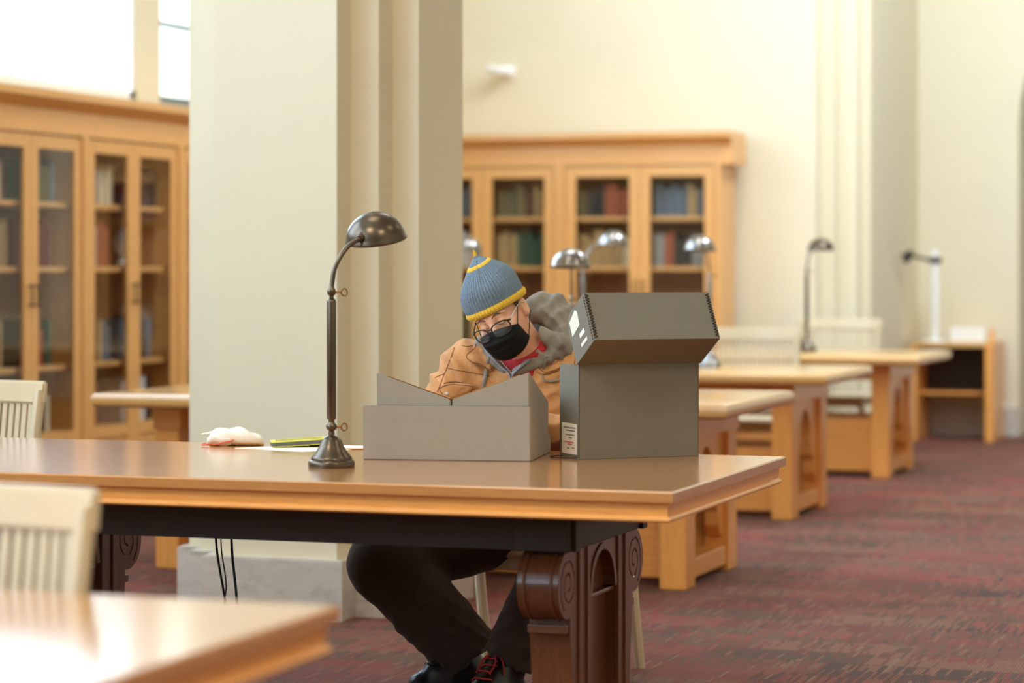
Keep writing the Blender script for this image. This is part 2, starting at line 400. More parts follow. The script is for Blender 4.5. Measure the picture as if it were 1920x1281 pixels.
bm = bmesh.new(); box(bm, -3.44, AX-AR, 19.72, 19.75, 0, 0.23, 0.005); box(bm, AX+AR, 7.0, 19.72, 19.75, 0, 0.23, 0.005)
S(mk('baseboard_far', bm, M['marble']))
S(mk('baseboard_back', B(-4.2, -3.742, 17.39, 17.42, 0, 0.23, 0.005), M['marble']))

# made-up housings for the added fill lights, hung on rods from the ceiling
for n, (x, y, w_, d_, a) in enumerate([(x, y, 1.6, 1.6, 0) for x in (-3.5, 2.5) for y in (1.0, 7.0, 13.0)]+[(-3.7, 12.2, 1.3, 3.4, 30), (-1.2, 14.6, 1.3, 2.6, 30)]):
    z = 6.4 if a == 0 else 6.0; bm = bmesh.new()
    bm2 = B(-w_/2-0.04, w_/2+0.04, -d_/2-0.04, d_/2+0.04, 0.02, 0.08); R_ = Matrix.Translation((x, y, z)) @ Matrix.Rotation(math.radians(a), 4, 'X')
    bm2.transform(R_); me_ = bpy.data.meshes.new('tmp'); bm2.to_mesh(me_); bm2.free(); bm.from_mesh(me_); bpy.data.meshes.remove(me_)
    tube(bm, [(x, y, z+0.05), (x, y, 6.8)], 0.012, 8); S(mk('fill_housing_%d' % (n+1), bm, M['white']))

# ------------------------------------------------------------------ reading tables
def slab_rings(bm, prof, x0, x1, y0, y1):
    """moulded table edge: profile [(inset, z)] swept round a rectangle"""
    rings = []
    for d, z in prof: rings.append([bm.verts.new(p) for p in ((x0+d, y0+d, z), (x1-d, y0+d, z), (x1-d, y1-d, z), (x0+d, y1-d, z))])
    for a, b in zip(rings, rings[1:]):
        for i in range(4): bm.faces.new((a[i], a[(i+1) % 4], b[(i+1) % 4], b[i]))
    bm.faces.new(rings[0]); bm.faces.new(rings[-1][::-1]); return bm
TOP_CARVED = [(0.004, 0.76), (0.0, 0.7565), (0.0, 0.735), (0.004, 0.732)]
APRON_CARVED = [(0.012, 0.7318), (0.016, 0.729), (0.016, 0.728), (0.018, 0.70), (0.014, 0.697), (0.010, 0.692), (0.010, 0.688), (0.015, 0.684)]
def bracket_poly():
    """side view of a scroll bracket: (outward, z)"""
    P = [(0, 0.575), (0.075, 0.575)]; cx, cz, r = 0.075, 0.487, 0.088
    for i in range(1, 19): a = math.radians(90-i*190/18); P.append((cx+r*math.cos(a), cz+r*1.0*math.sin(a)))
    P += [(0.062, 0.385), (0.056, 0.34), (0.048, 0.29), (0.038, 0.23), (0.034, 0.17), (0.036, 0.10), (0.05, 0.06), (0.085, 0.05), (0.092, 0.02), (0.092, 0), (0, 0)]
    return P
def spiral_cut(side_x, sgn):
    bm = bmesh.new(); pts = []
    for i in range(64):
        t = i/63; a = math.radians(-60)+t*math.radians(700); r = 0.068*(1-t)+0.012*t
        pts.append((side_x, 0.075+r*math.cos(a), 0.487+r*1.08*math.sin(a)))
    return tube(bm, pts, 0.0035, 6)
_bk = {}
def bracket_mesh():
    if 'm' not in _bk:
        bm = prism(bmesh.new(), bracket_poly(), -0.055, 0.055, 'x')
        bm = boolean_cut(bm, spiral_cut(0.055, 1)); bm = boolean_cut(bm, spiral_cut(-0.055, 1))
        for z in (-0.03, 0.03): pass
        me_o = mk('scroll_bracket', bm, M['dark_z'], None, 30); _bk['m'] = me_o.data; bpy.data.objects.remove(me_o)
    return _bk['m']
def carved_pedestal(table, x, yc):
    """a slab with an arched panel between two scroll brackets; coordinates in the table's space"""
    bm = bmesh.new(); y0, y1 = yc-0.225, yc+0.225; X0, X1 = x-0.055, x+0.055
    ap = [(yc-0.115, 0.03)]+[(yc+0.115*math.cos(a), 0.45+0.10*math.sin(a)) for a in [PI-PI*i/14 for i in range(15)]]+[(yc+0.115, 0.03)]
    # slab built as frame: two stiles, arch head, foot, and the sunk panel between
    box(bm, X0, X1, y0, yc-0.125, 0.03, 0.575); box(bm, X0, X1, yc+0.125, y1, 0.03, 0.575)
    arch = [(yc-0.125, 0.575), (yc-0.125, 0.40)]+[(yc+0.105*math.cos(a), 0.44+0.11*math.sin(a)) for a in [PI-PI*i/14 for i in range(15)]]+[(yc+0.125, 0.40), (yc+0.125, 0.575)]
    arch = [(yc-0.125, 0.575), (yc-0.125, 0.44)]+arch[2:17]+[(yc+0.125, 0.44), (yc+0.125, 0.575)]
    prism(bm, arch, X0, X1, 'x'); box(bm, X0, X1, yc-0.125, yc+0.125, 0.03, 0.09)
    p = mk('pedestal', bm, M['dark_z'], table)
    mk('arch_panel', B(X0+0.03, X1-0.03, yc-0.125, yc+0.125, 0.09, 0.57), M['dark_z'], p)
    g = bmesh.new()
    for s in (X0-0.004, X1-0.002):
        prism(g, [(yc+0.122*math.cos(a), 0.44+0.126*math.sin(a)) for a in [PI-PI*i/14 for i in range(15)]]+[(yc+0.104*math.cos(a), 0.44+0.108*math.sin(a)) for a in [PI*i/14 for i in range(15)]], s, s+0.006, 'x')
    mk('arch_moulding', g, M['dark_z'], p, 30)
    g = bmesh.new()
    for s in (X0-0.006, X1-0.004):
        for yy in (y0+0.004, yc-0.15, yc+0.13, y1-0.028): box(g, s, s+0.010, yy, yy+0.022, 0.03, 0.574, 0.002, 1)
    mk('pilaster_strip', g, M['dark_z'], p)
    g = bmesh.new()
    for s in (X0+0.006, ): box(g, s, X1-0.006, yc-0.13, yc+0.13, 0.425, 0.437, 0.003)
    mk('arch_impost', g, M['dark_z'], p)
    mk('plinth', B(X0-0.03, X1+0.03, y0-0.12, y1+0.12, 0, 0.03, 0.008), M['dark_x'], p)
    for sgn in (-1, 1):
        o = bpy.data.objects.new('scroll_bracket', bracket_mesh()); link(o, table)
        o.location = (x, yc+sgn*0.225, 0.0); o.scale = (1, sgn, 1)
        if sgn < 0: pass
        g = bmesh.new(); e = sgn
        a, b_ = sorted((0.02*e, 0.088*e)); box(g, -0.052, 0.052, a, b_, 0.362, 0.384, 0.003)
        box(g, -0.05, 0.05, *sorted((0.06*e, 0.166*e)), 0.47, 0.5, 0.01) if False else None
        l = mk('ledge', g, M['dark_x'], o); l.scale = (1, e, 1)
        g = bmesh.new()
        for k in (-0.036, 0.036): tube(g, [(k, 0.075+0.089*math.cos(a), 0.487+0.089*math.sin(a)) for a in [math.radians(85-i*170/16) for i in range(17)]], 0.004, 6)
        mk('bead', g, M['dark_x'], o, True)
def carved_table(x0, x1, y0, y1, ped_x, label):
    yc = (y0+y1)/2; t = empty('reading_table', ((x0+x1)/2, yc, 0)); cx = (x0+x1)/2
    tag(t, label, 'table', 'carved reading tables')
    hx, hy = (x1-x0)/2, (y1-y0)/2
    mk('tabletop', slab_rings(bmesh.new(), TOP_CARVED, -hx, hx, -hy, hy), M['top_x'], t)
    mk('edge_moulding', slab_rings(bmesh.new(), APRON_CARVED, -hx, hx, -hy, hy), [M['oak_x']], t)
    bm = bmesh.new()
    box(bm, -hx+0.2, hx-0.33, -0.33, -0.29, 0.575, 0.684); box(bm, -hx+0.2, hx-0.33, 0.29, 0.33, 0.575, 0.684); box(bm, -hx+0.2, hx-0.33, -0.29, 0.29, 0.64, 0.684)
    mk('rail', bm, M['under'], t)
    for px in ped_x:
        carved_pedestal(t, px-cx, 0)
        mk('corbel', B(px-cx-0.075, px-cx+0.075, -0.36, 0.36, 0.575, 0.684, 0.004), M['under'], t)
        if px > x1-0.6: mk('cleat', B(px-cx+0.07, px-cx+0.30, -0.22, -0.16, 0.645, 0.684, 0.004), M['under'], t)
    return t
carved_table(-5.0, -1.62, 5.918, 7.138, (-2.035, -3.60, -4.75), 'long carved oak reading table where the reader sits, holding the lamp and grey boxes')
carved_table(-4.9, -1.58, 2.55, 3.77, (-2.0, -3.25, -4.5), 'blurred oak table top nearest the camera at bottom left')

def plain_table(x0, x1, y0, y1, label):
    cx, cy = (x0+x1)/2, (y0+y1)/2; t = empty('reading_table', (cx, cy, 0)); tag(t, label, 'table', 'plain oak reading tables')
    hx, hy = (x1-x0)/2, (y1-y0)/2
    prof = [(0.03, 0.76), (0.012, 0.757), (0.003, 0.748), (0, 0.735), (0.002, 0.715), (0.012, 0.702), (0.03, 0.698)]
    mk('tabletop', slab_rings(bmesh.new(), prof, -hx, hx, -hy, hy), M['plain_top'], t, 60)
    for s in (-1, 1):
        px = s*(hx-0.27)
        e = 0.055
        for q in (-1, 1): mk('leg', B(px-e, px+e, q*0.35-0.075, q*0.35+0.075, 0, 0.60, 0.006), M['oak_z'], t)
        bm = bmesh.new(); poly = [(-0.275, 0.60), (-0.275, 0.20)]+[(0.16*math.cos(a)-0.0, 0.36+0.17*math.sin(a)) for a in [PI-PI*i/12 for i in range(13)]]+[(0.275, 0.20), (0.275, 0.60)]
        poly = [(-0.275, 0.60), (-0.275, 0.36)]+[(0.13*math.cos(a), 0.36+0.19*math.sin(a)) for a in [PI-PI*i/12 for i in range(13)]]+[(0.275, 0.36), (0.275, 0.60)]
        prism(bm, poly, px-0.03, px+0.03, 'x'); mk('arch_panel', bm, M['oak_z'], t)
        for q in (-1, 1):
            bm = bmesh.new(); prism(bm, [(q*0.275, 0.36), (q*0.14, 0.36), (q*0.15, 0.30), (q*0.20, 0.26), (q*0.20, 0.20), (q*0.24, 0.16), (q*0.275, 0.15)][::q], px-0.03, px+0.03, 'x')
            mk('corbel', bm, M['oak_z'], t)
        mk('end_foot', B(px-0.045, px+0.045, -0.275, 0.275, 0.03, 0.11, 0.004), M['oak_y'], t)
        mk('end_rail', B(px-0.065, px+0.065, -0.43, 0.43, 0.60, 0.698, 0.004), M['oak_y'], t)
    w = hx-0.33
    mk('rail', B(-w, w, -0.34, -0.30, 0.60, 0.698), M['oak_x'], t); mk('rail', B(-w, w, 0.30, 0.34, 0.60, 0.698), M['oak_x'], t)
    mk('low_panel', B(-w, w, -0.33, -0.29, 0.035, 0.36, 0.004), M['oak_x'], t)
    mk('low_panel', B(-w, w, 0.29, 0.33, 0.035, 0.36, 0.004), M['oak_x'], t)
    return t
M['plain_top'] = wood('pale_table_top', srgb(220, 172, 104), 'x', rough=0.3, coat=0.9, contrast=0.08, coat_rough=0.15, ior=1.55)
plain_table(-5.24, -2.45, 9.75, 10.97, 'plain oak reading table directly behind the pier, first of the background row')
plain_table(-5.46, -2.67, 12.67, 13.89, 'plain oak reading table in the middle of the background row')
plain_table(-5.46, -2.68, 15.40, 16.62, 'plain oak reading table farthest back before the end wall')

# ------------------------------------------------------------------ slat-back chairs
def make_chair(w=0.56):
    t = empty('slat_back_chair', (0, 0, 0))   # faces -y; origin on the floor under the seat
    h = w/2; wz, wx = M['blond_z'], M['blond_x']
    ym = lambda z: 0.20+max(0, z-0.45)*0.16            # lean of the back
    bow = lambda x: 0.055*(1-(x/h)**2)                    # top view curve of the back
    bm = B(-h+0.02, h-0.02, -0.25, 0.20, 0.405, 0.435, 0.012); mk('seat', bm, wx, t)
    for s in (-1, 1):
        bm = bmesh.new(); tube(bm, [(s*(h-0.035), -0.22, 0.405), (s*(h-0.03), -0.225, 0.0)], [0.021, 0.016], 12); mk('leg', bm, wz, t, True)
        bm = bmesh.new(); pts = spline([(s*(h-0.02), 0.30, 0.0), (s*(h-0.02), 0.225, 0.25), (s*(h-0.02), ym(0.45), 0.45), (s*(h-0.02), ym(0.7)-0.005, 0.70), (s*(h-0.018), ym(0.89), 0.89)], 4)
        tube(bm, pts, [0.021]*len(pts), 10, flat=0.85); mk('leg', bm, wz, t, True)
    mk('seat_rail', B(-h+0.03, h-0.03, -0.235, -0.21, 0.365, 0.405, 0.003), wx, t); mk('seat_rail', B(-h+0.03, h-0.03, 0.17, 0.19, 0.365, 0.405, 0.003), wx, t)
    def rail(z0, z1, th, over=0.0):
        bm = bmesh.new(); P = []; N = 14
        for i in range(N+1):
            x = -h-over+(w+2*over)*i/N; b = bow(max(-h, min(h, x)))
            P.append([(x, ym(z0)+b-th/2, z0), (x, ym(z1)+b-th/2, z1), (x, ym(z1)+b+th/2, z1), (x, ym(z0)+b+th/2, z0), (x, ym(z0)+b-th/2, z0)])
        grid_mesh(bm, P)
        bmesh.ops.remove_doubles(bm, verts=bm.verts, dist=1e-5); bmesh.ops.holes_fill(bm, edges=bm.edges)
        bmesh.ops.recalc_face_normals(bm, faces=bm.faces)
        bmesh.ops.bevel(bm, geom=[e for e in bm.edges if e.is_manifold and e.calc_face_angle(0) > 1.0], offset=th*0.22, segments=2, affect='EDGES')
        return bm
    mk('top_rail', rail(0.845, 0.92, 0.030, 0.004), wx, t, 35)
    mk('back_rail', rail(0.53, 0.575, 0.022), wx, t, 35)
    n = 17
    for i in range(n):
        x = -h+0.055+(w-0.11)*i/(n-1); b = bow(x); bm = bmesh.new()
        z0, z1 = 0.57, 0.86
        for (za, zb) in ((z0, z1),):
            vs8 = []
            for z in (za, zb):
                y = ym(z)+b
                vs8 += [bm.verts.new((x-0.008, y-0.006, z)), bm.verts.new((x+0.008, y-0.006, z)), bm.verts.new((x+0.008, y+0.006, z)), bm.verts.new((x-0.008, y+0.006, z))]
            for q in ((0, 1, 2, 3), (4, 5, 6, 7), (0, 1, 5, 4), (1, 2, 6, 5), (2, 3, 7, 6), (3, 0, 4, 7)): bm.faces.new([vs8[k] for k in q])
        mk('slat', bm, wz, t)
    return t
ch0 = make_chair()
CH = [(-2.555, 7.68, 0, 'pale slat-back chair the reader is sitting on'),
      (-2.36, 3.62, 0, 'pale slat-back chair large and blurred in the lower left corner'),
      (-4.485, 7.24, 0, 'pale slat-back chair at the far left end of the long carved table'),
      (-3.46, 14.13, 0.0, 'pale slat-back chair behind the middle background table'),
      (-3.52, 16.88, 0.0, 'pale slat-back chair behind the farthest background table')]
for i, (x, y, rz, lab) in enumerate(CH):
    c = ch0 if i == 0 else copy_tree(ch0)
    c.location = (x, y, 0); c.rotation_euler = (0, 0, rz); tag(c, lab, 'chair', 'pale slat-back library chairs')
    if i in (3, 4): c.scale = (1, 1, 1.03)

# ------------------------------------------------------------------ bookcases
GZ0, GZ1 = 0.42, 1.92
SHZ = (0.42, 0.775, 1.30, 1.645)
BCOL = {'dark red': (118, 40, 40), 'brown': (96, 66, 44), 'cream': (214, 202, 174), 'olive': (112, 106, 72), 'grey': (150, 146, 142), 'black': (44, 40, 38), 'tan': (176, 146, 98), 'white': (226, 224, 222), 'dark green': (44, 82, 62), 'rust': (160, 82, 52), 'dusty blue': (98, 112, 128)}
BM_ = {k: plain(k.replace(' ', '_')+'_binding', srgb(*v), 0.6, var=0.12, scale=25) for k, v in BCOL.items()}
def book_mesh(t, d, h):
    bm = bmesh.new(); c = 0.0025
    box(bm, -t/2+c, t/2-c, 0.004, d-0.004, 0.003, h-0.003, mi=1)
    box(bm, -t/2, -t/2+c, 0, d, 0, h); box(bm, t/2-c, t/2, 0, d, 0, h)
    P = [[(t/2*math.cos(a), -0.004*math.sin(a)*1.6, z) for a in (PI, PI*0.75, PI/2, PI*0.25, 0)] for z in (0, h)]
    Q = [[(t/2*math.cos(a)*0.94, 0.004-0.004*math.sin(a)*0.6, z) for a in (PI, PI*0.75, PI/2, PI*0.25, 0)] for z in (0, h)]
    grid_mesh(bm, P); grid_mesh(bm, Q)
    return bm
BKM = {}
for ti, t in enumerate((0.022, 0.03, 0.04, 0.055)):
    for hi, h in enumerate((0.19, 0.23, 0.255)):
        for k in BCOL:
            pass
def book(col, ti, hi, loc, rz, label, group, tilt=0.0):
    t = (0.022, 0.03, 0.04, 0.055)[ti]; h = (0.19, 0.225, 0.25)[hi]; key = (col, ti, hi)
    if key not in BKM:
        o = mk('book', book_mesh(t, 0.17, h), [BM_[col], M['pages']]); BKM[key] = o.data
    else: o = link(bpy.data.objects.new('book', BKM[key]))
    o.location = loc; o.rotation_euler = (0, tilt, rz)
    tag(o, label, 'book', group); return t
def bookcase(loc, rz, ulabel, shelf_plan, where, W=1.15):
    """front faces local -y; x from 0 to W; origin at the front lower left corner on the floor"""
    t = empty('glazed_bookcase', loc, rz); tag(t, ulabel, 'bookcase', 'glazed oak bookcases along the walls')
    D = 0.37; cz = M['case_z']; st = 0.045
    mk('side_panel', B(0, st, 0, D, 0.08, 2.0), cz, t); mk('side_panel', B(W-st, W, 0, D, 0.08, 2.0), cz, t)
    mk('back_panel', B(st, W-st, D-0.02, D, 0.08, 2.0), M['case_in'], t)
    mk('plinth', B(0, W, 0.03, D, 0, 0.08), M['case_x'], t)
    mk('face_post', B(0.0, 0.038, -0.035, 0.0, 0.08, 1.999, 0.004), cz, t)
    mk('face_post', B(W-0.038, W, -0.035, 0.0, 0.08, 1.999, 0.004), cz, t)
    mk('head', B(st, W-st, 0, D-0.02, 1.96, 2.0), M['case_x'], t)
    for z in SHZ: mk('shelf', B(st, W-st, 0.03, D-0.021, z-0.03, z, 0.003), M['case_x'], t)
    dw = (W-0.08)/2
    for k in range(2):
        x0 = 0.04+k*dw; x1 = x0+dw; r = 0.075; fr = bmesh.new(); y0, y1 = -0.022, 0.0
        g = 0.0015
        box(fr, x0+g, x0+r, y0, y1, 0.10, 1.99, 0.003, 1); box(fr, x1-r, x1-g, y0, y1, 0.10, 1.99, 0.003, 1)
        box(fr, x0+r, x1-r, y0, y1, GZ1, 1.99); box(fr, x0+r, x1-r, y0, y1, 0.36, GZ0); box(fr, x0+r, x1-r, y0, y1, 0.10, 0.16)
        box(fr, x0+r, x1-r, y0+0.01, y1, 0.16, 0.36)
        d = mk('door', fr, cz, t)
        mk('pane', B(x0+r, x1-r, y0+0.008, y0+0.012, GZ0, GZ1), M['glass'], d)
        hb = bmesh.new(); hx = x1-0.03 if k == 0 else x0+0.03
        for z in (1.10, 1.20): lathe(hb, [(0.004, 0), (0.004, 0.02), (0.010, 0.024), (0.007, 0.03)], 10, Matrix.Translation((hx, y0, z)) @ Matrix.Rotation(PI/2, 4, 'X'))
        tube(hb, [(hx, y0-0.02, 1.09), (hx, y0-0.026, 1.15), (hx, y0-0.02, 1.21)], 0.005, 8); mk('handle', hb, M['bronze'], d, True)
    # books, one by one, left to right on every shelf
    Rm = Matrix.Translation(loc) @ Matrix.Rotation(rz, 4, 'Z')
    ORD = ('first', 'second', 'third', 'fourth', 'fifth', 'sixth', 'seventh', 'eighth', 'ninth', 'tenth', 'eleventh', 'twelfth', 'thirteenth', 'fourteenth', 'fifteenth', 'sixteenth', 'seventeenth', 'eighteenth', 'nineteenth', 'twentieth')
    for si, z in enumerate(SHZ):
        nm = ('lowest', 'second', 'third', 'top')[si]
        for (a, b_) in shelf_plan.get(si, ()):
            door = 'left' if a < W*0.5 else 'right'
            x = a; cols = random.sample(list(BCOL), 4); run = 0; col = cols[0]; nb = 0
            while True:
                ti = random.choice((0, 1, 1, 2, 2, 3)); tw = (0.022, 0.03, 0.04, 0.055)[ti]
                if x+tw > b_: break
                if run <= 0: col = random.choice(cols); run = random.choice((1, 2, 2, 4))
                run -= 1; hi = random.choice((0, 1, 1, 2)) if si != 3 else random.choice((0, 0, 1))
                p = Rm @ Vector((x+tw/2, 0.075+random.uniform(0, 0.02), z))
                book(col, ti, hi, p, rz, '%s %s book, %s from left, %s shelf, %s door, %s' % (('thin', 'slim', 'thick', 'fat')[ti], col, ORD[nb], nm, door, where), 'books in the %s' % where)
                x += tw+0.002; nb += 1
    return t
LX = -6.70
for k in range(3):
    y = 11.21+1.155*k
    # the left run faces +x: local x runs along +y
    nm = ('leftmost bookcase', 'bookcase left of pier', 'half hidden bookcase')[k]
    plan = {0: ((0.08, 0.34), (0.62, 0.98)), 1: ((0.08, 0.50), (0.62, 1.00)), 2: ((0.08, 0.55), (0.62, 1.06)), 3: ((0.07, 0.55), (0.62, 1.07))}
    if k == 0: plan = {0: ((0.62, 0.98),), 1: ((0.30, 0.50), (0.62, 1.00)), 2: ((0.30, 0.52), (0.62, 1.0)), 3: ((0.30, 0.5), (0.62, 1.02))}
    if k == 1: plan[2] = ((0.08, 0.52),)
    if k == 2: plan = {}
    bookcase((LX, y, 0), PI/2, 'tall oak bookcase with glass doors, ' + ('leftmost in the picture' if k == 0 else 'second from the left, just left of the pier' if k == 1 else 'half hidden behind the pier at left'), plan, nm, 1.155)
def cornice(name, axis, a, b, face, sgn, label, mat):
    # section: frieze, then projecting crown; face = plane of the case front, sgn = outward direction
    sec = [(-0.37, 2.0), (0.03, 2.0), (0.03, 2.03), (0.012, 2.035), (0.012, 2.13), (0.03, 2.15), (0.055, 2.165), (0.085, 2.18), (0.09, 2.185), (0.09, 2.225), (-0.37, 2.225)]
    bm = prism(bmesh.new(), [(face+sgn*o_, z) for o_, z in sec], a, b, axis)
    return tag(mk(name, bm, mat), label, 'cornice')
# along y the prism's polygon is (x, z); along x it is (y, z)
cornice('bookcase_cornice', 'y', 11.1, 14.70, LX, 1, 'continuous oak cornice over the bookcases on the left wall', M['case_y'])
for k in (1, 2):
    x = -4.30-1.151*(3-k)
    nm = ('', 'bookcase behind the hat', 'right end bookcase')[k]
    plan = {1: ((0.10, 0.5), (0.66, 1.02)), 2: ((0.10, 0.53), (0.65, 1.03)), 3: ((0.10, 0.52), (0.65, 1.02))}
    bookcase((x, 16.97, 0), 0, 'glazed oak bookcase on the back wall, ' + ('behind the reader\'s hat' if k == 1 else 'at the right end of the run'), plan, nm, 1.15)
cornice('bookcase_cornice', 'x', -6.62, -4.22, 16.97, -1, 'oak cornice over the bookcases on the back wall', M['case_x'])
# white sculpture on the left case's second shelf
bm = bmesh.new(); lathe(bm, [(0.05, 0), (0.06, 0.02), (0.03, 0.05), (0.07, 0.10), (0.085, 0.15), (0.06, 0.21), (0.03, 0.23), (0.02, 0.25)], 20)
o = mk('vase', bm, M['white'], None, True); o.location = (-6.87, 13.215, 1.30); tag(o, 'white ceramic vase behind the glass of the bookcase next to the pier', 'vase')

# ------------------------------------------------------------------ desk lamps
def make_lamp(loc, az, metal, pole_h=0.395, reach=0.13, rise=0.13, label='', group='desk lamps', tilt=-24, az_shade=None):
    """az: compass angle the shade points to; origin at the base on the table top"""
    t = empty('desk_lamp', loc); tag(t, label, 'lamp', group)
    bm = bmesh.new(); lathe(bm, [(0.0, 0), (0.062, 0), (0.063, 0.004), (0.063, 0.013), (0.060, 0.018), (0.056, 0.020), (0.056, 0.024), (0.054, 0.028), (0.045, 0.038), (0.034, 0.055), (0.027, 0.072), (0.020, 0.080), (0.009, 0.086), (0.008, 0.095)], 40)
    mk('base', bm, metal, t, 50)
    bm = bmesh.new(); lathe(bm, [(0.007, 0.092), (0.008, 0.098), (0.014, 0.103), (0.015, 0.112), (0.009, 0.119), (0.008, 0.126), (0.012, 0.13), (0.0125, 0.134)], 20)
    kn = mk('swivel_joint', bm, metal, t, 60)
    d = Vector((math.cos(az), math.sin(az), 0))
    def key(par, z):
        k = bmesh.new(); c = Vector((0.9461, 0.3239, 0)); tube(k, [Vector((0, 0, z))+c*0.012, Vector((0, 0, z))+c*0.026], 0.003, 8)
        loop_tube(k, [Vector((0, 0, z))+c*(0.034+0.008*math.cos(a)*1.0)+Vector((0, 0, 0.010*math.sin(a))) for a in [2*PI*i/14 for i in range(14)]], 0.002, 6)
        mk('thumb_key', k, M['brass'], par, True)
    key(kn, 0.108)
    z1 = 0.13+pole_h*0.93
    bm = bmesh.new(); lathe(bm, [(0.0115, 0.132), (0.0128, 0.136), (0.0128, z1-0.005), (0.0115, z1), (0.006, z1+0.004), (0.006, z1+0.012)], 24); mk('pole', bm, metal, t, 50)
    bm = bmesh.new(); lathe(bm, [(0.006, z1+0.01), (0.011, z1+0.014), (0.012, z1+0.024), (0.009, z1+0.03), (0.007, z1+0.036)], 20); jn = mk('arm_joint', bm, metal, t, 60); key(jn, z1+0.02)
    # curved arm
    z2 = z1+0.033
    pts = spline([Vector((0, 0, z2)), d*0.012+Vector((0, 0, z2+rise*0.45)), d*reach*0.42+Vector((0, 0, z2+rise*0.86)), d*reach*0.78+Vector((0, 0, z2+rise*1.06))], 8)
    bm = bmesh.new(); tube(bm, pts, 0.0065, 12); mk('arm', bm, metal, t, True)
    # socket, axis nearly level
    if az_shade is not None: d = Vector((math.cos(az_shade), math.sin(az_shade), 0))
    e = Vector(pts[-1]); ax = (d*math.cos(math.radians(18))+Vector((0, 0, math.sin(math.radians(18))))).normalized()
    q = ax.to_track_quat('Z', 'Y').to_matrix().to_4x4()
    bm = bmesh.new(); lathe(bm, [(0.008, -0.004), (0.011, 0.0), (0.012, 0.006), (0.010, 0.009), (0.014, 0.013), (0.0145, 0.03), (0.012, 0.032), (0.012, 0.05)], 20, Matrix.Translation(e) @ q)
    sk = mk('socket', bm, metal, t, 50)
    bm = bmesh.new(); tube(bm, [e+ax*0.012-Vector((0, 0, 0.012)), e+ax*0.012-Vector((0, 0, 0.024))], 0.002, 8); lathe(bm, [(0.002, -0.002), (0.005, 0), (0.005, 0.003), (0.002, 0.004)], 10, Matrix.Translation(e+ax*0.012-Vector((0, 0, 0.027)))); mk('switch_knob', bm, M['brass'], sk, True)
    # half-dome shade, socket entering its side near the rim
    R = 0.083; c = e+d*(0.036+R*0.62)+Vector((0, 0, -0.002))
    tl = Matrix.Rotation(math.radians(tilt), 4, d.cross(Vector((0, 0, 1))))
    prof = [(R, -0.004), (R+0.003, -0.002), (R+0.003, 0.002)]+[(R*math.cos(a), R*0.93*math.sin(a)) for a in [math.radians(i*6) for i in range(1, 15)]]+[(0.004, R*0.935)]
    innr = [(0.004, R*0.905)]+[((R-0.003)*math.cos(a), (R*0.93-0.003)*math.sin(a)) for a in [math.radians(84-i*6) for i in range(15)]]+[(R-0.002, -0.004), (R, -0.004)]
    bm = bmesh.new(); lathe(bm, prof+innr, 48, Matrix.Translation(c) @ tl, close=False); sh = mk('shade', bm, metal, t, 60)
    bm = bmesh.new(); mtx = Matrix.Translation(e+ax*0.05) @ q; lathe(bm, [(0.010, 0), (0.012, 0.01), (0.022, 0.035), (0.022, 0.05), (0.012, 0.066), (0.002, 0.070)], 16, mtx); mk('bulb', bm, M['inner'], t, True)
    return t
CAMR = Vector((0.9461, 0.3239, 0)); CAMF = Vector((-0.3239, 0.9461, 0))
TT = 0.76
make_lamp((-2.693, 6.365, TT), math.radians(52), M['bronze'], 0.345, 0.113, 0.125, 'dark bronze desk lamp in focus on the long carved table', tilt=14, az_shade=math.radians(82))
make_lamp((-3.28, 10.36, TT), math.radians(-74), M['chrome'], 0.27, 0.08, 0.12, 'metal desk lamp on the table behind the reader\'s shoulder', tilt=4)
make_lamp((-4.14, 13.28, TT), math.radians(25), M['chrome'], 0.375, 0.10, 0.14, 'bright metal desk lamp rising behind the grey box', tilt=-5)
make_lamp((-3.45, 13.35, TT), math.radians(-95), M['chrome'], 0.365, 0.08, 0.12, 'metal desk lamp just right of the grey box lid', tilt=4)
make_lamp((-5.0, 13.28, TT), math.radians(20), M['chrome'], 0.365, 0.12, 0.12, 'desk lamp head peeping past the edge of the pier')
make_lamp((-3.52, 16.10, TT), math.radians(60), M['bronze'], 0.385, 0.06, 0.12, 'slim dark desk lamp on the farthest table', tilt=0)
#MORE
# ------------------------------------------------------------------ things on the long table
TT = 0.76
# grey foam book cradle: a sloping bed and two V wedges on it
CR = empty('book_cradle', (-2.714, 6.639, TT), math.radians(9.4)); tag(CR, 'grey foam book cradle with V-shaped wedges in front of the reader', 'book cradle')
W_, D_ = 0.475, 0.372
bm = prism(bmesh.new(), [(0, 0), (D_, 0), (D_, 0.05), (0.012, 0.152), (0, 0.152)], 0, W_, 'x')
bmesh.ops.bevel(bm, geom=list(bm.edges), offset=0.0025, segments=2, affect='EDGES'); mk('wedge_bed', bm, M['foam'], CR)
def vwedge(xa, xb, za, zb, y0, y1, zf, zr):
    """block on the sloping bed; thickness za at xa, zb at xb; zf/zr bed height front and rear"""
    bm = bmesh.new(); v = []
    for y, zz in ((y0, zf), (y1, zr)):
        v += [bm.verts.new((xa, y, zz)), bm.verts.new((xb, y, zz)), bm.verts.new((xb+(0.004 if xb > xa else -0.004)*0, y, zz+zb)), bm.verts.new((xa, y, zz+za))]
    for q in ((0, 1, 2, 3), (4, 5, 6, 7), (0, 1, 5, 4), (1, 2, 6, 5), (2, 3, 7, 6), (3, 0, 4, 7)): bm.faces.new([v[k] for k in q])
    bmesh.ops.bevel(bm, geom=list(bm.edges), offset=0.0025, segments=2, affect='EDGES'); return bm
zf = 0.152-0.102*(0.022-0.012)/(D_-0.012)
mk('left_wedge', vwedge(0.2455, 0.035, 0.020, 0.094, 0.022, D_, zf+0.0005, 0.0505), M['foam'], CR)
mk('right_wedge', vwedge(0.2495, 0.468, 0.020, 0.098, 0.022, D_, zf+0.0005, 0.0505), M['foam'], CR)
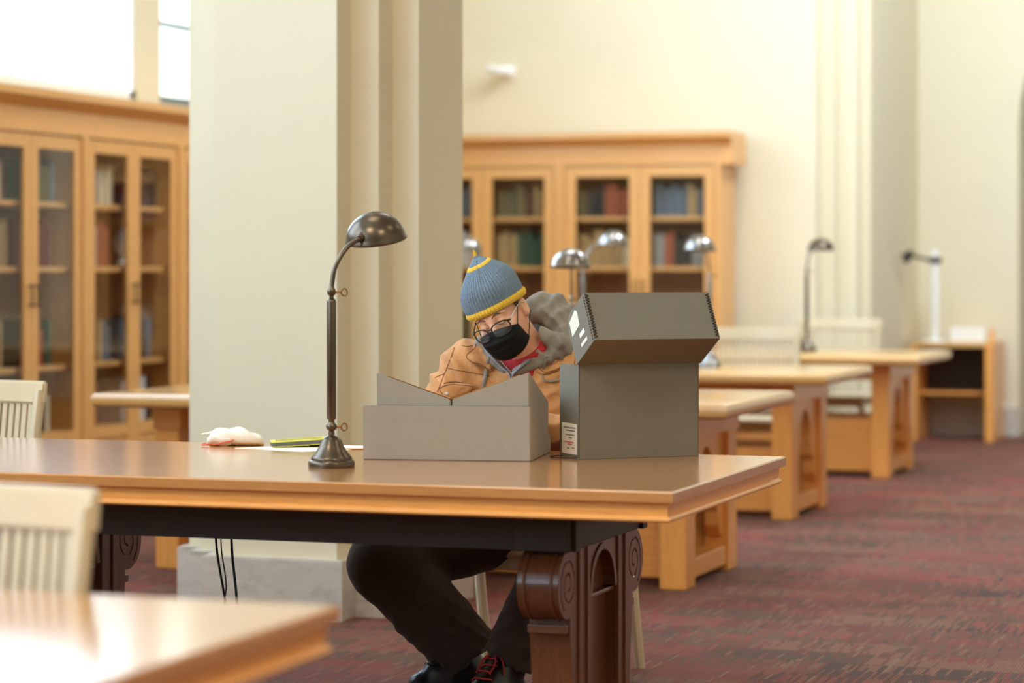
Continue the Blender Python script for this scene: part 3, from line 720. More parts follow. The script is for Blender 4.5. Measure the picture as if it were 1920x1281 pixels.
# open manila folder lying in the V
fo = empty('open_folder', (-2.714, 6.639, TT), math.radians(9.4)); tag(fo, 'open manila folder lying in the V of the foam cradle', 'folder')
def leaf(xa, xb, za, zb, lift, name, mat, y0=0.03, y1=0.36):
    bm = bmesh.new(); v = []
    for dz in (lift, lift+0.0012):
        for x, zt in ((xa, za), (xb, zb)):
            for y in (y0, y1): v.append(bm.verts.new((x, y, 0.0505+(zf-0.0505)*(D_-y)/(D_-0.022)+zt+dz)))
    for q in ((0, 1, 3, 2), (4, 5, 7, 6), (0, 1, 5, 4), (2, 3, 7, 6), (0, 2, 6, 4), (1, 3, 7, 5)): bm.faces.new([v[k] for k in q])
    return mk(name, bm, mat, fo)
k1 = (0.094-0.020)/(0.2455-0.035); k2 = (0.098-0.020)/(0.468-0.2495)
leaf(0.2475, 0.06, 0.0200, 0.020+k1*(0.2455-0.06), 0.003, 'cover', M['manila']); leaf(0.2480, 0.44, 0.0200, 0.020+k2*(0.44-0.2495), 0.003, 'cover', M['manila'])
leaf(0.27, 0.43, 0.020+k2*(0.27-0.2495), 0.020+k2*(0.43-0.2495), 0.0055, 'sheet', M['paper_y'], 0.05, 0.34)

# grey archival document case with its hinged lid thrown open
bxd = math.radians(40.5)
BX = empty('document_case', (-2.143, 6.835, TT), bxd); tag(BX, 'open grey archival document case with hinged lid beside the cradle', 'document case')
w, d, h, th = 0.372, 0.137, 0.265, 0.003
mk('back_wall', B(0, w, 0, th, 0, h, 0.0008, 1), M['box'], BX)
def side_poly(r=0.02, hh=h):
    P = [(0, 0), (d, 0)]+[(d-r+r*math.cos(a), hh-r+r*math.sin(a)) for a in [PI/2*i/6 for i in range(7)]]+[(0, hh)]
    return P
mk('side_wall', prism(bmesh.new(), side_poly(), 0, th, 'x'), M['box'], BX); mk('side_wall', prism(bmesh.new(), side_poly(), w-th, w, 'x'), M['box'], BX)
mk('front_wall', B(th, w-th, d-th, d, 0, h*0.72), M['box'], BX); mk('bottom', B(th, w-th, th, d-th, 0, th), M['box'], BX)
for k in range(6): mk('paper_file', B(0.02, w-0.02, 0.02+k*0.016, 0.022+k*0.016+0.006, th, h*0.9-0.008*k), M['manila'] if k % 2 else M['paper_y'], BX)
# label on the left side wall
lb = mk('label', B(-0.0012, 0, 0.012, d-0.018, 0.012, 0.098), M['label'], BX); lb['label'] = 'small white label with printed lines'
for z, a, b in ((0.086, 0.02, 0.105), (0.078, 0.024, 0.085), (0.066, 0.028, 0.09), (0.058, 0.045, 0.07), (0.030, 0.028, 0.045), (0.028, 0.065, 0.08)): mk('printed_line', B(-0.0018, -0.0012, a, b, z-0.0014, z+0.0014), M['ink'], lb)
for z, a, b in ((0.045, 0.03, 0.1), (0.039, 0.045, 0.075)): mk('printed_line', B(-0.0018, -0.0012, a, b, z-0.0016, z+0.0016), M['ink_r'], lb)
bm = bmesh.new(); tube(bm, spline([(0.01, 0.11, 0.004), (-0.012, 0.125, 0.003), (-0.04, 0.11, 0.003), (-0.046, 0.07, 0.003), (-0.03, 0.03, 0.003), (-0.008, 0.015, 0.004), (0.0, 0.02, 0.006)], 6), 0.0016, 6); mk('pull_string', bm, M['cord'], BX, True)
# lid: hinge along the top back edge, panel leaning out, lip rising from its far edge
lid = empty('lid', (0, 0, h)); lid.parent = BX; lid.rotation_euler = (math.radians(0), 0, 0)
def lidpt(x, u, v): # u along the panel, v along the lip
    a = math.radians(30.5); return (x, -(u*math.cos(a))+v*math.sin(a), u*math.sin(a)+v*math.cos(a))
def lidbox(x0, x1, u0, u1, v0, v1):
    bm = bmesh.new(); v = [bm.verts.new(lidpt(x, u, w2)) for x in (x0, x1) for u in (u0, u1) for w2 in (v0, v1)]
    for q in ((0, 1, 3, 2), (4, 5, 7, 6), (0, 1, 5, 4), (2, 3, 7, 6), (0, 2, 6, 4), (1, 3, 7, 5)): bm.faces.new([v[k] for k in q])
    return bm
LW0, LW1, LD, LH = -0.003, w+0.003, 0.142, 0.150
mk('lid_panel', lidbox(LW0, LW1, 0, LD, 0, th), M['box'], lid)
mk('lid_lip', lidbox(LW0, LW1, LD, LD+th, 0, LH), M['box'], lid)
for i, x in enumerate((LW0-th, LW1)):
    bm = bmesh.new(); r = 0.035; poly = [(0, 0), (LD+th, 0), (LD+th, LH)]+[(r-r*math.sin(a), LH-r+r*math.cos(a)) for a in [PI/2*i_/6 for i_ in range(7)]]
    A = [bm.verts.new(lidpt(x, u, v)) for u, v in poly]; Bq = [bm.verts.new(lidpt(x+th, u, v)) for u, v in poly]
    bm.faces.new(A); bm.faces.new(Bq[::-1])
    for k in range(len(A)): bm.faces.new((A[k], A[(k+1) % len(A)], Bq[(k+1) % len(A)], Bq[k]))
    mk('lid_flap', bm, M['box'], lid)
    # zig-zag metal edge clip along the lip corner
    g = bmesh.new(); n = 15; xo = x if i == 0 else x+th; sg = 1 if i == 0 else -1
    for k in range(n):
        v0 = 0.006+(LH-0.012)*k/n; v1 = v0+(LH-0.012)/n*0.5; v2 = v0+(LH-0.012)/n
        for (p, q) in (((0.001, v0), (0.0115, v1)), ((0.0115, v1), (0.001, v2))):
            tube(g, [lidpt(xo+sg*p[0], LD+th+0.0008, p[1]), lidpt(xo+sg*q[0], LD+th+0.0008, q[1])], 0.0016, 5)
        if i == 0: tube(g, [lidpt(x-0.0006, LD-0.003, v0), lidpt(x-0.0006, LD-0.004, v0+0.004)], 0.0022, 5)
    mk('metal_edge', g, M['steel_clip'], lid)
def lidlabel(pts, mat, lab):
    bm = bmesh.new(); A = [bm.verts.new(lidpt(LW0-th-0.0004, u, v)) for u, v in pts]; C2 = [bm.verts.new(lidpt(LW0-th-0.0012, u, v)) for u, v in pts]
    bm.faces.new(A); bm.faces.new(C2[::-1])
    for k in range(len(A)): bm.faces.new((A[k], A[(k+1) % len(A)], C2[(k+1) % len(A)], C2[k]))
    o = mk('sticker', bm, mat, lid); o['label'] = lab; return o
lidlabel([(0.016, 0.080), (0.016, 0.126), (0.066, 0.138), (0.078, 0.128), (0.076, 0.086)], M['label_g'], 'pale green and white sticker')
lidlabel([(0.062, 0.050), (0.062, 0.064), (0.098, 0.064), (0.098, 0.050)], M['label'], 'small white strip')
lidlabel([(0.058, 0.024), (0.058, 0.034), (0.104, 0.034), (0.104, 0.024)], M['label'], 'lower white strip')

# papers, handheld device and cotton pouch at the left
def sheet(name, corners, z, mat, label, cat, th_=0.0008):
    cx = sum(p[0] for p in corners)/4; cy = sum(p[1] for p in corners)/4
    o = mk(name, prism(bmesh.new(), corners, z, z+th_, 'z'), mat, None, loc=(cx, cy, z)); return tag(o, label, cat)
sheet('paper_sheet', [(-3.245, 6.93), (-2.99, 6.855), (-2.885, 6.97), (-3.10, 7.10)], TT+0.0003, M['paper_y'], 'cream paper sheet under the lime-edged device', 'paper')
sheet('paper_sheet', [(-2.96, 6.985), (-2.73, 7.075), (-2.78, 7.128), (-3.0, 7.10)], TT+0.0025, M['paper_w'], 'white paper sheet showing between the lamp and the cradle', 'paper', 0.001)
sheet('card', [(-2.955, 6.97), (-2.725, 7.055), (-2.75, 7.10), (-2.97, 7.06)], TT+0.0012, M['orange_card'], 'thin orange card under the white paper behind the lamp', 'card', 0.001)
DV = empty('handheld_device', (-3.085, 7.045, TT+0.0012), math.radians(28)); tag(DV, 'grey handheld device with lime yellow edge lying on the cream paper', 'device')
def rr_poly(hx, hy, r, n=5):
    P = []
    for cx, cy, a0 in ((hx-r, hy-r, 0), (-hx+r, hy-r, PI/2), (-hx+r, -hy+r, PI), (hx-r, -hy+r, 1.5*PI)):
        P += [(cx+r*math.cos(a0+PI/2*i/n), cy+r*math.sin(a0+PI/2*i/n)) for i in range(n+1)]
    return P
tl = 0.07
def tiltz(bm, a=0.055):
    for v in bm.verts: v.co.z += (v.co.x+0.085)*a
    return bm
mk('body', tiltz(prism(bmesh.new(), rr_poly(0.085, 0.045, 0.014), 0.0035, 0.014, 'z')), M['grey_plastic'], DV)
mk('bottom_shell', tiltz(prism(bmesh.new(), rr_poly(0.082, 0.042, 0.012), 0.0, 0.0035, 'z')), M['lime'], DV)
bm = prism(bmesh.new(), rr_poly(0.086, 0.046, 0.014), 0.014, 0.0175, 'z'); bm2 = prism(bmesh.new(), rr_poly(0.071, 0.034, 0.006), 0.012, 0.02, 'z')
mk('rim', tiltz(boolean_cut(bm, bm2)), M['lime'], DV); mk('screen', tiltz(prism(bmesh.new(), rr_poly(0.071, 0.034, 0.006), 0.0138, 0.0146, 'z')), M['screen'], DV)
mk('stand', B(0.03, 0.07, -0.01, 0.01, 0, 0.006), M['cord'], DV)
# ---- soft pouch (grid blob)
PO = empty('cotton_pouch', (-3.30, 7.06, TT), math.radians(20)); tag(PO, 'white cotton pouch with coral piping lying at the far edge of the table', 'pouch')
P = []
for i in range(29):
    s = i/28; row = []
    x = -0.085+0.17*s; hw = 0.045*(1-abs(2*s-1)**4)**0.5+0.004; ht = (0.058*(1-0.5*s)*(1-abs(2*s-1)**6)**0.5+0.004)
    for j in range(33):
        a = 2*PI*j/32; ca, sa = math.cos(a), math.sin(a)
        y = hw*math.copysign(abs(ca)**0.8, ca); z = ht*0.5+ht*0.5*math.copysign(abs(sa)**0.7, sa)
        z += 0.0035*math.sin(x*95+y*40)*max(0, sa); z = max(0.0004, z*(1+0.12*math.sin(x*40+1)))
        row.append((x, y, z))
    P.append(row)
bm = bmesh.new(); grid_mesh(bm, P); bmesh.ops.remove_doubles(bm, verts=bm.verts, dist=1e-4); bmesh.ops.holes_fill(bm, edges=bm.edges); mk('cloth_body', bm, M['pouch'], PO, 'all')
bm = bmesh.new(); P = [[(-0.06-0.045*t, 0.03*(1-1.2*t)*q-0.0+0.01, 0.034+0.004*q*q-0.004*t+(0.002 if k else 0)) for q in (-1, -0.3, 0.3, 1)] for t in (0, 0.4, 0.8, 1.0) for k in (0,)]
grid_mesh(bm, P); o = mk('corner_flap', bm, M['pouch'], PO, 'all'); sm = o.modifiers.new('t', 'SOLIDIFY'); sm.thickness = 0.004
bm = bmesh.new(); P = [[(-0.083+0.075*s, -0.046-0.012*math.sin(PI*s)*v, 0.003+0.022*v+0.004*math.sin(s*7)) for v in (0, 0.5, 1)] for s in [k/10 for k in range(11)]]
grid_mesh(bm, P); o = mk('open_edge', bm, M['pouch'], PO, 'all'); sm = o.modifiers.new('t', 'SOLIDIFY'); sm.thickness = 0.003
bm = bmesh.new(); tube(bm, spline([(-0.092, -0.058, 0.004), (-0.075, -0.062, 0.007), (-0.055, -0.06, 0.006), (-0.03, -0.057, 0.012), (-0.008, -0.052, 0.016), (-0.004, -0.05, 0.02)], 6), 0.0022, 8)
tube(bm, spline([(-0.092, -0.058, 0.004), (-0.098, -0.05, 0.005), (-0.088, -0.05, 0.008), (-0.08, -0.058, 0.004)], 5), 0.0022, 8); mk('piping', bm, M['pouch_red'], PO, True)

# ------------------------------------------------------------------ cables under the table
def cable(pts, mat, label, r=0.0035):
    bm = bmesh.new(); tube(bm, spline(pts, 8), r, 8); return tag(mk('cable', bm, mat, None, True), label, 'cable', 'cables hanging under the carved table')
cable([(-3.16, 6.62, 0.64), (-3.155, 6.62, 0.5), (-3.13, 6.62, 0.36), (-3.10, 6.62, 0.18), (-3.09, 6.60, 0.004)], M['cord'], 'left black cable hanging under the carved table')
cable([(-3.10, 6.60, 0.64), (-3.098, 6.60, 0.5), (-3.083, 6.60, 0.36), (-3.075, 6.60, 0.18), (-3.10, 6.57, 0.004)], M['cord_b'], 'blue-black cable hanging straight under the carved table', 0.004)
cable([(-3.15, 6.64, 0.64), (-3.15, 6.64, 0.5), (-3.135, 6.64, 0.38), (-3.165, 6.64, 0.25), (-3.19, 6.62, 0.004)], M['cord'], 'thin black cable bending left under the carved table', 0.002)

# ------------------------------------------------------------------ far end: side desk, stand, wall camera
dk = empty('side_desk', (-3.07, 19.38, 0)); tag(dk, 'oak side desk with dark open front against the far wall', 'desk')
mk('desktop', B(-0.31, 0.28, -0.30, 0.30, 0.70, 0.735, 0.004), M['plain_top'], dk); mk('side_panel', B(0.245, 0.305, -0.33, 0.30, 0, 0.74, 0.004), M['oak_z'], dk)
mk('side_panel', B(-0.315, -0.27, -0.30, 0.30, 0, 0.70), M['oak_z'], dk); mk('back_panel', B(-0.27, 0.245, 0.20, 0.23, 0.36, 0.70), M['under'], dk); mk('shelf', B(-0.27, 0.245, -0.10, 0.20, 0.34, 0.36), M['oak_x'], dk)
mk('corner_post', B(0.235, 0.265, 0.0, 0.03, 0.735, 0.83), M['oak_z'], dk)
bm = B(-0.13, 0.13, -0.05, 0.05, 0, 0.10, 0.004); box(bm, -0.125, 0.125, -0.045, 0.045, 0.10, 0.104)
o = mk('carton', bm, M['white']); o.location = (-2.99, 19.33, 0.735); tag(o, 'white low box on the far side desk', 'box')
st = empty('camera_stand', (-3.22, 19.20, 0.735)); tag(st, 'white pole stand with black clamp arm on the far side desk', 'stand')
bm = bmesh.new(); lathe(bm, [(0.09, 0), (0.09, 0.012), (0.03, 0.02), (0.03, 0.03)], 24); mk('base', bm, M['white'], st, 40)
bm = bmesh.new(); lathe(bm, [(0.027, 0.02), (0.027, 0.685), (0.022, 0.695)], 20); mk('pole', bm, M['white'], st, 40)
bm = bmesh.new(); box(bm, -0.035, 0.045, -0.035, 0.035, 0.59, 0.635, 0.006); tube(bm, [(-0.02, -0.03, 0.612), (-0.12, -0.34, 0.645)], 0.012, 8); mk('clamp_arm', bm, M['cord'], st)
bm = bmesh.new(); lathe(bm, [(0.02, -0.05), (0.026, -0.045), (0.026, 0.03), (0.018, 0.05)], 16, Matrix.Translation((-0.135, -0.37, 0.64)) @ Matrix.Rotation(0.5, 4, 'Y')); tube(bm, [(-0.17, -0.42, 0.655), (-0.13, -0.35, 0.64)], 0.014, 8); mk('camera_head', bm, M['cord'], st, 40)
wc = empty('wall_camera', (-5.98, 17.42, 2.70)); tag(wc, 'small white security camera high on the back wall', 'camera')
bm = bmesh.new(); lathe(bm, [(0.05, 0), (0.05, 0.012), (0.02, 0.02), (0.018, 0.09)], 20, Matrix.Rotation(PI/2, 4, 'X')); mk('bracket', bm, M['white'], wc, 40)
bm = bmesh.new(); lathe(bm, [(0.032, -0.10), (0.036, -0.095), (0.036, 0.08), (0.028, 0.09)], 20, Matrix.Translation((-0.03, -0.12, 0.0)) @ Matrix.Rotation(math.radians(97), 4, 'Y')); mk('housing', bm, M['white'], wc, 40)

# ------------------------------------------------------------------ the reader
from mathutils.bvhtree import BVHTree
class Field:
    """signed distance on a grid, grown from capsules and ellipsoids, meshed with surface nets"""
    def __init__(s, lo, hi, h):
        s.lo = np.array(lo, np.float32); s.h = h; s.n = tuple(int(math.ceil((b-a)/h))+1 for a, b in zip(lo, hi)); s.d = np.full(s.n, 0.2, np.float32)
    def win(s, lo, hi):
        sl = []; ax = []
        for k in range(3):
            a = max(0, int((lo[k]-s.lo[k])/s.h)); b = min(s.n[k], int((hi[k]-s.lo[k])/s.h)+2)
            sl.append(slice(a, max(a, b))); ax.append((s.lo[k]+s.h*np.arange(a, max(a, b))).astype(np.float32))
        return tuple(sl), np.stack(np.meshgrid(*ax, indexing='ij'), -1)
    def put(s, sl, e, k, sub=False):
        d = s.d[sl]
        if d.size == 0: return
        if sub:
            e = -e; hh = np.clip(0.5+0.5*(e-d)/max(k, 1e-6), 0, 1); s.d[sl] = d+(e-d)*hh+k*hh*(1-hh)
        else:
            hh = np.clip(0.5+0.5*(d-e)/max(k, 1e-6), 0, 1); s.d[sl] = d+(e-d)*hh-k*hh*(1-hh)
    def cap(s, a, b, ra, rb, k=0.02, plane=None, sub=False, flat=None):
        a = np.array(a, np.float32); b = np.array(b, np.float32); m = max(ra, rb)+0.07
        sl, p = s.win(np.minimum(a, b)-m, np.maximum(a, b)+m); ab = b-a
        t = np.clip(((p-a)@ab)/max(float(ab@ab), 1e-9), 0, 1); q = p-(a+t[..., None]*ab)
        if flat is not None:        # (axis, factor): squash across an axis
            ax = np.array(flat[0], np.float32); q = q+(q@ax)[..., None]*ax*(flat[1]-1)
        e = np.sqrt((q*q).sum(-1))-(ra+(rb-ra)*t)
        if plane is not None: e = np.maximum(e, (p-np.array(plane[0], np.float32))@np.array(plane[1], np.float32))
        s.put(sl, e, k, sub)
    def ell(s, c, r, R=None, k=0.02, sub=False):
        c = np.array(c, np.float32); r = np.array(r, np.float32); m = float(r.max())+0.06
        sl, p = s.win(c-m, c+m); q = p-c
        if R is not None: q = q@np.array(R, np.float32).T
        k0 = np.sqrt(((q/r)**2).sum(-1)); k1 = np.sqrt(((q/(r*r))**2).sum(-1))+1e-6
        s.put(sl, k0*(k0-1)/k1, k, sub)
    def grid(s):
        return np.stack(np.meshgrid(*[(s.lo[k]+s.h*np.arange(s.n[k])).astype(np.float32) for k in range(3)], indexing='ij'), -1)
    def mesh(s, name, mat, parent, smooth=1):
        d = s.d; nx, ny, nz = s.n; I = d < 0
        c8 = [I[a:nx-1+a, b:ny-1+b, c:nz-1+c] for a in (0, 1) for b in (0, 1) for c in (0, 1)]
        cnt = sum(x.astype(np.int8) for x in c8); cell = (cnt > 0) & (cnt < 8); idx = np.argwhere(cell); vid = np.full(cell.shape, -1, np.int64); vid[cell] = np.arange(len(idx))
        acc = np.zeros((len(idx), 3)); num = np.zeros(len(idx)); i, j, k = idx.T
        cor = [(a, b, c) for a in (0, 1) for b in (0, 1) for c in (0, 1)]
        for p in cor:
            for q in cor:
                if sum(abs(u-v) for u, v in zip(p, q)) != 1 or p > q: continue
                d0 = d[i+p[0], j+p[1], k+p[2]]; d1 = d[i+q[0], j+q[1], k+q[2]]; m = (d0 < 0) != (d1 < 0)
                t = np.where(m, d0/np.where(m, d0-d1, 1), 0)
                pos = np.array(p)[None]*(1-t)[:, None]+np.array(q)[None]*t[:, None]; acc += pos*m[:, None]; num += m
        V = (acc/num[:, None]+idx)*s.h+s.lo; Fs = []
        for ax in range(3):
            sh = [nx, ny, nz]; sh[ax] -= 1; A = [slice(0, sh[0]), slice(0, sh[1]), slice(0, sh[2])]; Bs = list(A); Bs[ax] = slice(1, sh[ax]+1)
            m = I[tuple(A)] != I[tuple(Bs)]; e = np.argwhere(m); o1, o2 = [x for x in range(3) if x != ax]
            e = e[(e[:, o1] > 0) & (e[:, o2] > 0) & (e[:, o1] < s.n[o1]-1) & (e[:, o2] < s.n[o2]-1)]; flip = I[tuple(A)][tuple(e.T)]
            def g(a, b):
                f = e.copy(); f[:, o1] += a; f[:, o2] += b; return vid[tuple(f.T)]
            Q = np.stack([g(-1, -1), g(0, -1), g(0, 0), g(-1, 0)], 1)
            if ax == 1: flip = ~flip
            Q[~flip] = Q[~flip][:, ::-1]; Fs.append(Q)
        Fq = np.concatenate(Fs); Fq = Fq[(Fq >= 0).all(1)]
        for _ in range(smooth):     # light Laplacian smoothing
            S_ = np.zeros_like(V); N_ = np.zeros(len(V))
            for a in range(4):
                for b in ((a+1) % 4, (a-1) % 4): np.add.at(S_, Fq[:, a], V[Fq[:, b]]); np.add.at(N_, Fq[:, a], 1)
            V = np.where(N_[:, None] > 0, V*0.5+0.5*S_/np.maximum(N_, 1)[:, None], V)
        me = bpy.data.meshes.new(name); me.vertices.add(len(V)); me.vertices.foreach_set('co', V.astype(np.float32).ravel())
        me.loops.add(len(Fq)*4); me.loops.foreach_set('vertex_index', Fq.astype(np.int32).ravel()); me.polygons.add(len(Fq))
        me.polygons.foreach_set('loop_start', np.arange(0, len(Fq)*4, 4, dtype=np.int32)); me.polygons.foreach_set('use_smooth', [True]*len(Fq)); me.update(calc_edges=True); me.validate()
        me.materials.append(mat); o = bpy.data.objects.new(name, me); link(o)
        if parent is not None: o.parent = parent; o.matrix_parent_inverse = parent.matrix_world.inverted() if False else Matrix.Translation(-parent.location)
        s.V, s.F = V, Fq
        return o
def folds(p, waves):
    """sum of directed soft ridges: (amp, (kx, ky, kz), phase)"""
    out = np.zeros(p.shape[:-1], np.float32)
    for a, kv, ph in waves:
        w = p@np.array(kv, np.float32)+ph; w = w+0.9*np.sin(0.6*(p@np.array((kv[1], kv[2], kv[0]), np.float32))+ph*2)
        out += a*(1-np.abs(np.sin(w))*1.6)
    return out
V3 = lambda *a: np.array(a, float)
unit = lambda v: v/np.linalg.norm(v)
# head frame: l = the reader's left, u = crown, f = where the face looks
HC = V3(-2.532, 7.293, 1.156); Hl = unit(V3(0.922, -0.119, 0.367)); Hf = V3(0.015, -0.94, -0.342); Hf = unit(Hf-Hl*(Hf@Hl)); Hu = np.cross(Hf, Hl)
Hu = Hu if Hu[2] > 0 else -Hu
HS = 0.965
HP = lambda l, u, f: HC+HS*(l*Hl+u*Hu+f*Hf)
HR = np.stack([Hl, Hu, Hf])
NK = V3(-2.475, 7.40, 1.03); PV = V3(-2.52, 7.60, 0.56)
SR, SL = V3(-2.675, 7.40, 0.985), V3(-2.285, 7.45, 1.0)
ER, EL = V3(-2.835, 7.42, 0.765), V3(-2.17, 7.45, 0.765)
WR, WL = V3(-2.68, 7.20, 0.822), V3(-2.41, 7.245, 0.822)
HRh, HLh = V3(-2.575, 7.57, 0.505), V3(-2.43, 7.60, 0.53)
KR, KL = V3(-2.875, 7.22, 0.40), V3(-2.31, 7.14, 0.43)
AR_, AL_ = V3(-2.62, 7.26, 0.125), V3(-2.455, 7.10, 0.125)
TR, TL_ = V3(-2.80, 7.14, 0.045), V3(-2.50, 6.91, 0.045)      # toes
tu = unit(NK-PV); tl = unit(np.cross(V3(0, -1, 0), tu)); tl = tl if tl[0] > 0 else -tl; tf = np.cross(tl, tu); tf = tf if tf[1] < 0 else -tf
TRm = np.stack([tl, tf, tu])
person = empty('person', (-2.53, 7.55, 0)); tag(person, 'person in blue and yellow knit hat, black mask and tan jacket, reading with head bowed', 'person')
# ---- body: one continuous skin
b = Field((-3.06, 6.84, 0.0), (-2.0, 7.90, 1.42), 0.0048)
b.ell(HP(0, 0.028, -0.006), HS*V3(0.073, 0.098, 0.092), HR, 0.01)
b.ell(HP(0, -0.055, 0.03), HS*V3(0.058, 0.062, 0.058), HR, 0.03); b.cap(HP(0, -0.10, 0.062), HP(0, -0.104, 0.07), 0.020, 0.018, 0.025)
for q in (-1, 1):
    b.ell(HP(q*0.040, -0.032, 0.055), HS*V3(0.026, 0.03, 0.026), HR, 0.02)
    b.ell(HP(q*0.032, -0.002, 0.100), HS*V3(0.020, 0.014, 0.016), HR, 0.012, sub=True)
    b.ell(HP(q*0.031, -0.003, 0.079), HS*V3(0.0145, 0.0125, 0.0125), HR, 0.004)
    b.ell(HP(q*0.078, -0.006, -0.014), HS*V3(0.010, 0.034, 0.020), HR, 0.006); b.ell(HP(q*0.087, -0.002, -0.008), HS*V3(0.008, 0.020, 0.009), HR, 0.004, sub=True)
    b.cap(HP(q*0.012, 0.020, 0.087), HP(q*0.045, 0.022, 0.073), 0.011, 0.009, 0.014)
b.cap(HP(0, 0.006, 0.090), HP(0, -0.036, 0.108), 0.009, 0.0125, 0.012)
for q in (-1, 1): b.cap(HP(q*0.010, -0.040, 0.098), HP(q*0.012, -0.041, 0.096), 0.008, 0.008, 0.008)
b.cap(HP(-0.018, -0.068, 0.088), HP(0.018, -0.068, 0.088), 0.007, 0.007, 0.010); b.cap(HP(-0.015, -0.079, 0.086), HP(0.015, -0.079, 0.086), 0.007, 0.007, 0.008)
b.cap(HP(0.0, -0.045, -0.025), NK-0.01*tu, 0.056, 0.062, 0.03)
b.ell((NK*0.62+PV*0.38)-0.02*tf, (0.165, 0.108, 0.19), TRm, 0.05); b.ell(PV, (0.155, 0.11, 0.12), TRm, 0.06); b.cap(PV, (NK+PV)/2, 0.115, 0.11, 0.06)
for S0, E0, W0, H0, K0, A0, T0, q in ((SR, ER, WR, HRh, KR, AR_, TR, -1), (SL, EL, WL, HLh, KL, AL_, TL_, 1)):
    b.cap(NK-0.04*tu+0.05*q*tl, S0, 0.055, 0.058, 0.05); b.cap(S0, E0, 0.053, 0.041, 0.03); b.cap(E0, W0, 0.042, 0.026, 0.02)
    # hand: palm, four unequal bent fingers and a thumb from the side
    hd = unit(V3(-q*0.25, -1.0, -0.12)); hn = unit(V3(-q*0.25, -0.1, 1.0)); hn = unit(hn-hd*(hn@hd)); hs = np.cross(hd, hn)*(-q)
    b.ell(W0+hd*0.048, (0.040, 0.047, 0.0165), np.stack([hs, hd, hn]), 0.015)
    for i_, (o_, L) in enumerate(((0.029, 0.068), (0.010, 0.078), (-0.010, 0.073), (-0.028, 0.058))):
        p0 = W0+hd*0.084+hs*o_; p1 = p0+hd*L*0.42-hn*0.004; p2 = p1+(hd*0.75-hn*0.66)*L*0.32; p3 = p2+(hd*0.35-hn*0.93)*L*0.26
        for a_, c_, r_ in ((p0-hd*0.02, p1, 0.0092), (p1, p2, 0.0084), (p2, p3, 0.0076)): b.cap(a_, c_, r_, r_*0.95, 0.003)
    p0 = W0+hd*0.022+hs*0.030; p1 = p0+unit(hd*0.7+hs*0.7-hn*0.2)*0.036; p2 = p1+unit(hd*0.95+hs*0.2-hn*0.35)*0.030
    b.cap(p0, p1, 0.013, 0.010, 0.008); b.cap(p1, p2, 0.0098, 0.0085, 0.004)
    b.cap(H0, K0, 0.075, 0.055, 0.05); b.cap(K0, A0+V3(0, 0, 0), 0.055, 0.036, 0.03); b.cap(A0-V3(0, 0, 0.04), A0*0.45+T0*0.55, 0.034, 0.026, 0.03)
body = b.mesh('body', M['skin'], person, 2)
# ---- trousers, loose dark twill with bunched cuffs
t = Field((-3.06, 6.95, 0.03), (-2.16, 7.90, 0.80), 0.0062)
t.ell(PV-V3(0, 0, 0.0), (0.175, 0.135, 0.135), TRm, 0.05)
for H0, K0, A0 in ((HRh, KR, AR_), (HLh, KL, AL_)):
    fr_ = K0 is KR; t.cap(H0, K0, 0.128 if fr_ else 0.105, 0.105 if fr_ else 0.09, 0.05); sd = unit(A0-K0); t.cap(K0, A0+sd*0.05, 0.116 if fr_ else 0.088, 0.098 if fr_ else 0.074, 0.035, plane=(A0+sd*(0.015 if K0 is KR else -0.02), sd))
p = t.grid(); lowz = np.clip((0.36-p[..., 2])/0.16, 0, 1)
t.d -= lowz*folds(p, ((0.0045, (18, 12, 46), 0.3), (0.003, (-30, 22, 60), 1.7)))+(1-lowz)*folds(p, ((0.0022, (30, 18, 10), 0.5),))
tr = t.mesh('trousers', M['trouser'], person, 2)
